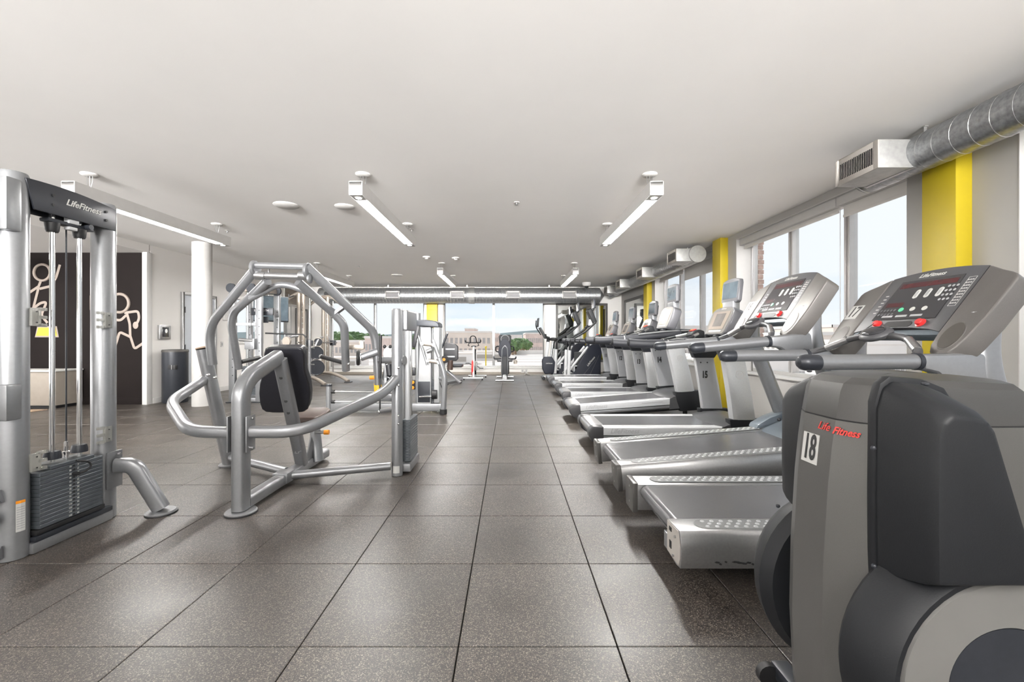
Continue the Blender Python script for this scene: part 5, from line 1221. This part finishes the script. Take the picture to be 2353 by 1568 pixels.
# leg machine with square pad (behind, right of the press tower)
t = thing_at('leg_curl_machine', 'seat machine with square black pad and angled dark handle, left of the spin bike', 'weight machine', 1034, 11.2); q = LQ(t)
pd = obj('pad', MB().prism([(1020, 792), (1026, 787), (1047, 791), (1053, 797), (1053, 825), (1048, 830), (1026, 829), (1020, 826)], lambda u, v, w: q(u, v)+Vector((0, w, 0)), -.04, .06), 'vinyl', t, bevel=.02, bseg=3)
for y in (803, 820): obj('pad_bar', MB().obox(q(1035, y)+Vector((0, -.055, 0)), (.12, 0, 0), (0, .01, 0), (0, 0, .022)), 'silver', pd, bevel=.004)
obj('handle', MB().cyl(q(1015, 800), q(1028, 767), .028), 'dark2', t); obj('handle_tip', MB().ball(q(1028, 767), .03), 'silver', t)
obj('pivot_disc', MB().lathe(q(1023, 826)+Vector((0, -.1, 0)), [(.10, 0), (.10, .03), (.001, .03)], axis=(0, 1, 0), seg=24), 'dark', t)
obj('pivot_knob', MB().lathe(q(1022, 826)+Vector((0, -.14, 0)), [(.04, 0), (.03, .04), (.001, .04)], axis=(0, 1, 0), seg=16), 'orange', t)
obj('column', MB().sweep([q(1035, 828), q(1034, 850)], .09, .07, seg=16, sq=.7), 'vinyl_b', t)
obj('base_beam', MB().sweep([q(1028, 853), Vector((.30, -.2, .05))], .05, .035, seg=12, sq=.7), 'silver', t)
obj('base_bar', MB().sweep([Vector((-.05, -.35, .06)), Vector((.25, .35, .06))], .04, seg=12, sq=.7), 'silver', t)
for p_ in ((-.03, -.3), (.23, .3)): obj('caster', MB().cyl((p_[0], p_[1]-.015, .04), (p_[0], p_[1]+.015, .04), .04), 'black', t)
obj('seat_pad', MB().box(-.1, .3, .1, .5, .42, .50), 'vinyl', t, bevel=.03)

# second press machine with shrouded stack
t = thing_at('pectoral_machine', 'silver weight machine with tall shrouded stack and linked arms, beyond the press tower', 'weight machine', 990, 6.9); q = LQ(t)
obj('base_beam', MB().box(q(762, 0).x, q(1016, 0).x, -.05, .05, .03, .15), 'silver', t, bevel=.015)
obj('base_post', MB().cyl(Vector((q(757, 0, 6.9).x, -.02, 0)), Vector((q(757, 0).x, -.02, .45)), .045, seg=20), 'silver', t)
obj('post_cap', MB().lathe(Vector((q(757, 0, 6.9).x, -.02, .45)), [(.047, -.03), (.047, .005), (.001, .008)], seg=20), 'dark2', t)
for z in (.335, .175):
    r_ = obj('side_rod', MB().cyl(Vector((q(766, 0).x, -.02, z)), Vector((q(905, 0).x, -.02, z-.01)), .013), 'steel', t)
    obj('rod_stop', MB().cyl(Vector((q(763, 0).x, -.02, z)), Vector((q(770, 0).x, -.02, z)), .03), 'black', r_)
obj('stack_hood', MB().prism([(952, 750), (953, 740), (958, 736), (985, 736), (1004, 739), (1011, 744), (1012, 753)], lambda u, v, w: q(u, v)+Vector((0, w, 0)), -.12, .25), 'dark2', t, bevel=.02, bseg=3)
obj('shroud_panel', MB().prism([(968, 752), (992, 752), (992, 928), (960, 928)], lambda u, v, w: q(u, v)+Vector((0, w, 0)), -.06, .20), 'silver_w', t, bevel=.02)
obj('shroud_panel', MB().prism([(999, 752), (1011, 752), (1011, 925), (999, 925)], lambda u, v, w: q(u, v)+Vector((0, w, 0)), -.08, .22), 'silver_w', t, bevel=.015)
for px in (994, 997): obj('guide_rod', MB().cyl(q(px, 755), q(px, 925), .008), 'chrome', t)
for i in range(12): obj('weight_plate', MB().box(q(992.5, 0).x, q(999, 0).x, -.05, .15, .16+.03*i, .186+.03*i), 'weight', t, bevel=.002, bseg=1)
obj('stack_window', MB().box(q(962, 0).x, q(990, 0).x, -.068, -.055, .17, .5), 'dark2', t, bevel=.01)
obj('crank_arm', MB().cyl(q(966, 910)+Vector((0, -.1, 0)), q(1000, 909)+Vector((0, -.1, 0)), .014), 'chrome', t)
obj('round_pad', MB().lathe(q(1001, 905)+Vector((-.04, -.1, 0)), [(.07, 0), (.075, .02), (.07, .08), (.001, .08)], axis=(1, 0, 0), seg=24), 'black', t)
obj('hand_pad', MB().obox(q(960, 774)+Vector((0, -.15, 0)), (.030, 0, -.006), (0, .03, 0), (.035, 0, .17)), 'vinyl', t, bevel=.015)
for a, b, m_, r_ in (((966, 772), (986, 838), 'silver', .018), ((998, 781), (1012, 820), 'silver', .030), ((975, 790), (1001, 793), 'bronze', .028), ((988, 828), (1012, 832), 'bronze', .030)):
    o = obj('link_arm', MB().sweep([q(*a)+Vector((0, -.15, 0)), q(*b)+Vector((0, -.15, 0))], r_, seg=14, sq=.8), m_, t)
    if m_ == 'bronze':
        for e in (a, b): obj('pivot_bolt', MB().lathe(q(*e)+Vector((0, -.19, 0)), [(.028, 0), (.028, .02), (.012, .026)], axis=(0, 1, 0), seg=16), 'silver', o)
obj('side_pivot', MB().cyl(q(985, 808)+Vector((0, -.16, 0)), q(997, 803)+Vector((0, -.16, 0)), .032), 'silver', t)
obj('front_leg', MB().sweep([q(1012, 822)+Vector((0, -.15, 0)), q(1026, 862)+Vector((0, -.15, 0)), q(1024, 905)+Vector((0, -.15, 0)), Vector((q(1022, 0).x, -.15, .05))], .044, fil=.15, seg=18), 'silver', t)
obj('leg_foot', MB().lathe(Vector((q(1022, 0).x, -.15, 0)), [(.055, 0), (.058, .02), (.055, .075), (.045, .08)], seg=20), 'black', t)
obj('leg_brace', MB().sweep([q(1005, 868), q(1024, 869)+Vector((0, -.15, 0))], .03, seg=12), 'silver', t)
obj('cable', MB().cyl(q(1001, 845), q(1019, 905), .006, seg=6), 'black', t)
obj('warning_label', MB().prism([(951, 803), (957, 803), (957, 836), (951, 836)], lambda u, v, w: q(u, v)+Vector((0, w, 0)), -.13, -.125), 'sticker', t)
obj('rear_post', MB().cyl(q(960, 720, 7.3), Vector((q(960, 0, 7.3).x, .4, .03)), .045, seg=18), 'silver', t)
obj('lower_guard', MB().box(q(950, 0).x, q(958, 0).x, -.14, -.06, q(0, 862).z, q(0, 844).z), 'vinyl', t, bevel=.01)
for y in (877, 889): obj('adjust_knob', MB().lathe(q(953, y)+Vector((0, -.17, 0)), [(.022, 0), (.028, .02), (.001, .03)], axis=(0, 1, 0), seg=14), 'orange', t)
obj('knob_plate', MB().box(q(950, 0).x, q(959, 0).x, -.15, -.12, q(0, 893).z, q(0, 872).z), 'dark', t, bevel=.008)
obj('seat_pad', MB().box(q(975, 0).x, q(1008, 0).x, .35, .75, .45, .53), 'vinyl', t, bevel=.03)
obj('seat_post', MB().box(q(988, 0).x, q(996, 0).x, .5, .58, .03, .45), 'silver', t)

# seated leg machine glimpsed behind the press tower
t = thing_at('leg_extension_machine', 'weight machine with grey round cam and black pads, glimpsed left of the press tower', 'weight machine', 888, 8.3); q = LQ(t)
obj('cam_plate', MB().lathe(q(900, 813), [(.16, -.01), (.165, 0), (.16, .02), (.001, .02)], axis=(0, 1, 0), seg=32), 'silver_w', t)
obj('cam_hub', MB().lathe(q(900, 813)+Vector((0, -.04, 0)), [(.03, 0), (.03, .04)], axis=(0, 1, 0), seg=16), 'chrome', t)
obj('stack_cover', MB().box(q(880, 0).x, q(908, 0).x, .1, .5, .15, q(0, 802).z), 'dark2', t, bevel=.02)
obj('thigh_pad', MB().sweep([q(893, 838), q(896, 862)], .07, .06, seg=16, sq=.7), 'vinyl', t)
obj('curved_arm', MB().sweep([q(884, 848), q(880, 870), q(887, 880), q(895, 868), q(902, 850)], .018, fil=.1, seg=10), 'dark', t)
obj('curved_arm', MB().sweep([q(888, 866), q(903, 873), q(912, 860)], .022, fil=.1, seg=10), 'silver', t)
obj('frame_plate', MB().prism([(884, 840), (892, 836), (890, 868), (883, 872)], lambda u, v, w: q(u, v)+Vector((0, w, 0)), -.05, -.02), 'silver', t, bevel=.004)
obj('base_beam', MB().box(q(870, 0).x, q(920, 0).x, -.1, 0, .03, .13), 'silver', t, bevel=.012)
obj('base_post', MB().box(q(884, 0).x, q(891, 0).x, -.08, -.02, .1, q(0, 868).z), 'silver', t, bevel=.01)
for px in (884, 897):
    obj('dumbbell_knob', MB().ball(q(px, 797), .035, seg=12, rg=8), 'black', t)
obj('knob_bar', MB().cyl(q(884, 797), q(897, 799), .012), 'steel', t)

# dual cable machine at the left wall
t = thing_at('cable_machine', 'tall silver dual cable machine with square uprights by the left wall', 'weight machine', 585, 8.25); q = LQ(t)
ZT = 2.14
for px, Y in ((535, 8.0), (574, 8.6), (596, 8.0), (637, 8.6)):
    x = q(px, 0, Y).x; y = Y-8.25
    o = obj('upright', MB().box(x-.055, x+.055, y-.04, y+.04, 0.012, ZT), 'silver', t, bevel=.012)
    obj('foot_plate', MB().box(x-.09, x+.09, y-.07, y+.07, 0, .012), 'dark2', o)
    for i in range(9): obj('pin_hole', MB().cyl((x+.02, y-.042, .5+.15*i), (x+.02, y-.039, .5+.15*i), .010, seg=8), 'black', o)
xa, xb = q(535, 0, 8.0).x, q(596, 0, 8.0).x; xc, xd = q(574, 0, 8.6).x, q(637, 0, 8.6).x
obj('top_beam', MB().box(xa-.06, xb+.06, -.29, -.21, ZT-.09, ZT).box(xc-.06, xd+.06, .31, .39, ZT-.09, ZT).box(xb-.05, xb+.05, -.25, .35, ZT-.09, ZT), 'bronze', t, bevel=.012)
obj('mid_beam', MB().box(xb, xd, .31, .38, 1.42, 1.52).box(xa, xb, -.28, -.22, 1.42, 1.47), 'silver_w', t, bevel=.01)
for x, y in ((xa, -.3), (xb-.12, -.3), (xd+.03, .28)): obj('pulley', MB().lathe((x, y, ZT-.03), [(.085, -.02), (.06, 0), (.085, .02), (.001, .02)], axis=(0, 1, 0), seg=24), 'dark2', t)
for x in (xa+.18, xa+.33): obj('guide_rod', MB().cyl((x, -.1, .1), (x, -.1, ZT-.09), .012), 'chrome', t)
for i in range(16): obj('weight_plate', MB().box(xa+.12, xa+.40, -.18, -.02, .12+.034*i, .15+.034*i), 'weight', t, bevel=.002, bseg=1)
obj('cable', MB().cyl((xb-.12, -.3, ZT-.1), (xb-.12, -.3, 1.25), .005, seg=6), 'black', t)
cr_ = obj('carriage', MB().box(xb-.20, xb-.02, -.38, -.24, .98, 1.18), 'silver', t, bevel=.015)
obj('carriage_arm', MB().sweep([(xb-.30, -.36, 1.16), (xb-.05, -.36, 1.14)], .03, seg=12, sq=.8), 'steel', cr_)
obj('lat_bar', MB().sweep([Vector(q(610, 766, 7.9)), Vector(q(655, 768, 7.9)), Vector(q(698, 769, 7.9)), Vector(q(703, 776, 7.9))], .014, seg=10, fil=.05), 'black', t)
obj('bar_hanger', MB().cyl(q(655, 768, 7.9), q(655, 776, 7.9), .008), 'chrome', t)
obj('cable_handle', MB().sweep([q(664, 676, 8), q(664, 684, 8), q(676, 680, 8)], .012, seg=8, fil=.02), 'black', t)
obj('attachment_disc', MB().lathe(q(659, 785, 7.9), [(.085, -.02), (.09, 0), (.085, .02), (.03, .025), (.001, .025)], axis=(.3, 1, 0), seg=24), 'bronze', t)
obj('disc_arm', MB().sweep([q(662, 780, 7.9), q(668, 774, 7.95), q(684, 773, 8.2)], .02, seg=12, fil=.05), 'silver', t)
obj('disc_post', MB().sweep([q(659, 787, 7.9), q(668, 800, 8.1), Vector((q(690, 0, 8.3).x, .05, .06))], .03, seg=12, fil=.1), 'silver', t)
obj('base_beam', MB().box(xa, xb, -.28, -.20, 0.012, .09).box(xb-.04, xb+.04, -.25, .35, .012, .09).box(xc, xd, .30, .38, .012, .09), 'silver', t, bevel=.012)
sg = obj('header_sign', MB().box(q(577, 0, 8.15).x, q(628, 0, 8.15).x, -.12, -.08, q(0, 725, 8.15).z, q(0, 708, 8.15).z), 'header', t, bevel=.004)
text('sign_print', 'STRENGTH', .055, (q(602, 0, 8.15).x, -.123, q(0, 714, 8.15).z), (1, 0, 0), (0, 0, 1), 'frame_al', sg)
obj('sign_rod', MB().cyl((q(603, 0, 8.15).x, -.1, q(0, 708, 8.15).z), (q(603, 0, 8.15).x, -.1, ZT-.05), .008, seg=8), 'steel', t)
obj('sign_lower', MB().box(q(598, 0, 8.15).x, q(615, 0, 8.15).x, -.1, -.07, q(0, 742, 8.15).z, q(0, 728, 8.15).z), 'dark2', t)

# smith machine beyond
t = thing_at('smith_machine', 'silver rack with drilled round uprights, barbell and weight plates at back left', 'weight machine', 725, 11.4); q = LQ(t)
for (a, b, Y) in ((687, 697, 11.0), (743, 753, 11.9)):
    for px in (a, b):
        x = q(px, 0, Y).x; y = Y-11.4; o = obj('upright', MB().cyl((x, y, .25), (x, y, 2.32), .050 if px == a else .042, seg=18), 'bronze', t)
        if px == b:
            for i in range(11): obj('catch_pin', MB().cyl((x, y-.05, .55+.145*i), (x, y-.035, .55+.145*i), .014, seg=8), 'sticker', o)
    xm = q((a+b)/2, 0, Y).x; y = Y-11.4
    obj('base_arch', MB().sweep([(xm-.75, y-.15, .03), (xm-.35, y, .22), (xm+.05, y, .26), (xm+.45, y-.1, .16), (xm+.72, y-.25, .03)], .055, .045, fil=.25, seg=16), 'bronze', t)
    for dx, dy in ((-.75, -.15), (.72, -.25)): obj('foot_plate', MB().box(xm+dx-.09, xm+dx+.09, y+dy-.06, y+dy+.06, 0, .02), 'dark2', t)
    obj('top_arch', MB().sweep([(xm-.45, y, 2.10), (xm-.1, y, 2.34), (xm+.15, y, 2.34), (xm+.55, y, 2.02)], .04, fil=.2, seg=14), 'bronze', t)
    gx = q(714 if a == 687 else 767, 0, Y).x
    obj('guide_rod', MB().cyl((gx, y-.05, .12), (gx, y-.05, 2.2), .018), 'chrome', t)
    obj('slide_block', MB().box(gx-.06, gx+.06, y-.12, y+.02, .99, 1.13), 'dark2', t, bevel=.01)
    obj('rod_foot', MB().box(gx-.05, gx+.05, y-.10, y+.0, .10, .16), 'steel', t)
obj('top_beam', MB().cyl((q(692, 0, 11.0).x, -.4, 2.30), (q(748, 0, 11.9).x, .5, 2.30), .035), 'bronze', t)
obj('barbell', MB().cyl(q(683, 787, 10.9), q(774, 788, 11.9), .015), 'chrome', t)
obj('barbell_hook', MB().prism([(754, 772), (764, 790), (766, 798), (760, 792)], lambda u, v, w: q(u, v, 11.8)+Vector((0, w, 0)), -.02, .02), 'steel', t)
for px, py, r_, Y in ((727, 811, .17, 11.1), (727, 845, .20, 11.1), (731, 786, .10, 11.4)):
    pl = obj('weight_disc', MB().lathe(q(px, py, Y), [(r_*.93, -.02), (r_, -.015), (r_, .015), (r_*.93, .02), (r_*.88, .012), (.05, .012), (.05, .02), (.001, .02)], axis=(.5, -.87, 0), seg=32), 'dark2', t)
    obj('disc_rim', MB().torus(q(px, py, Y), r_*.98, .012, axis=(.5, -.87, 0)), 'bronze', pl)
obj('plate_horn', MB().sweep([q(716, 830, 11.2), q(722, 800, 11.25), q(731, 780, 11.4), q(741, 775, 11.6)], .03, fil=.2, seg=12), 'silver', t)
obj('bench_post', MB().cyl(Vector((q(711, 0, 10.6).x, -.8, 0.01)), q(711, 780, 10.6), .035), 'silver', t)
for py in (800, 838, 863): obj('peg', MB().cyl(q(700, py, 10.6), q(722, py, 10.6), .014), 'steel', t)
# dual spot lights on a bracket near the top of the rack
t = thing('emergency_light', 'twin-head black emergency light above the smith machine', 'lamp', P(756, 677, 13.2))
obj('light_case', MB().box(-.08, .10, -.03, .06, -.14, -.02), 'white', t, bevel=.01)
for dx in (-.07, .09): obj('lamp_head', MB().lathe((dx, -.05, .02), [(.03, .06), (.065, 0), (.06, -.01), (.001, -.01)], axis=(0, 1, 0), seg=18), 'black', t)
obj('mount_rod', MB().cyl((0, 0, 0), (0, 0, ZC-t.location.z), .012, seg=8), 'black', t)
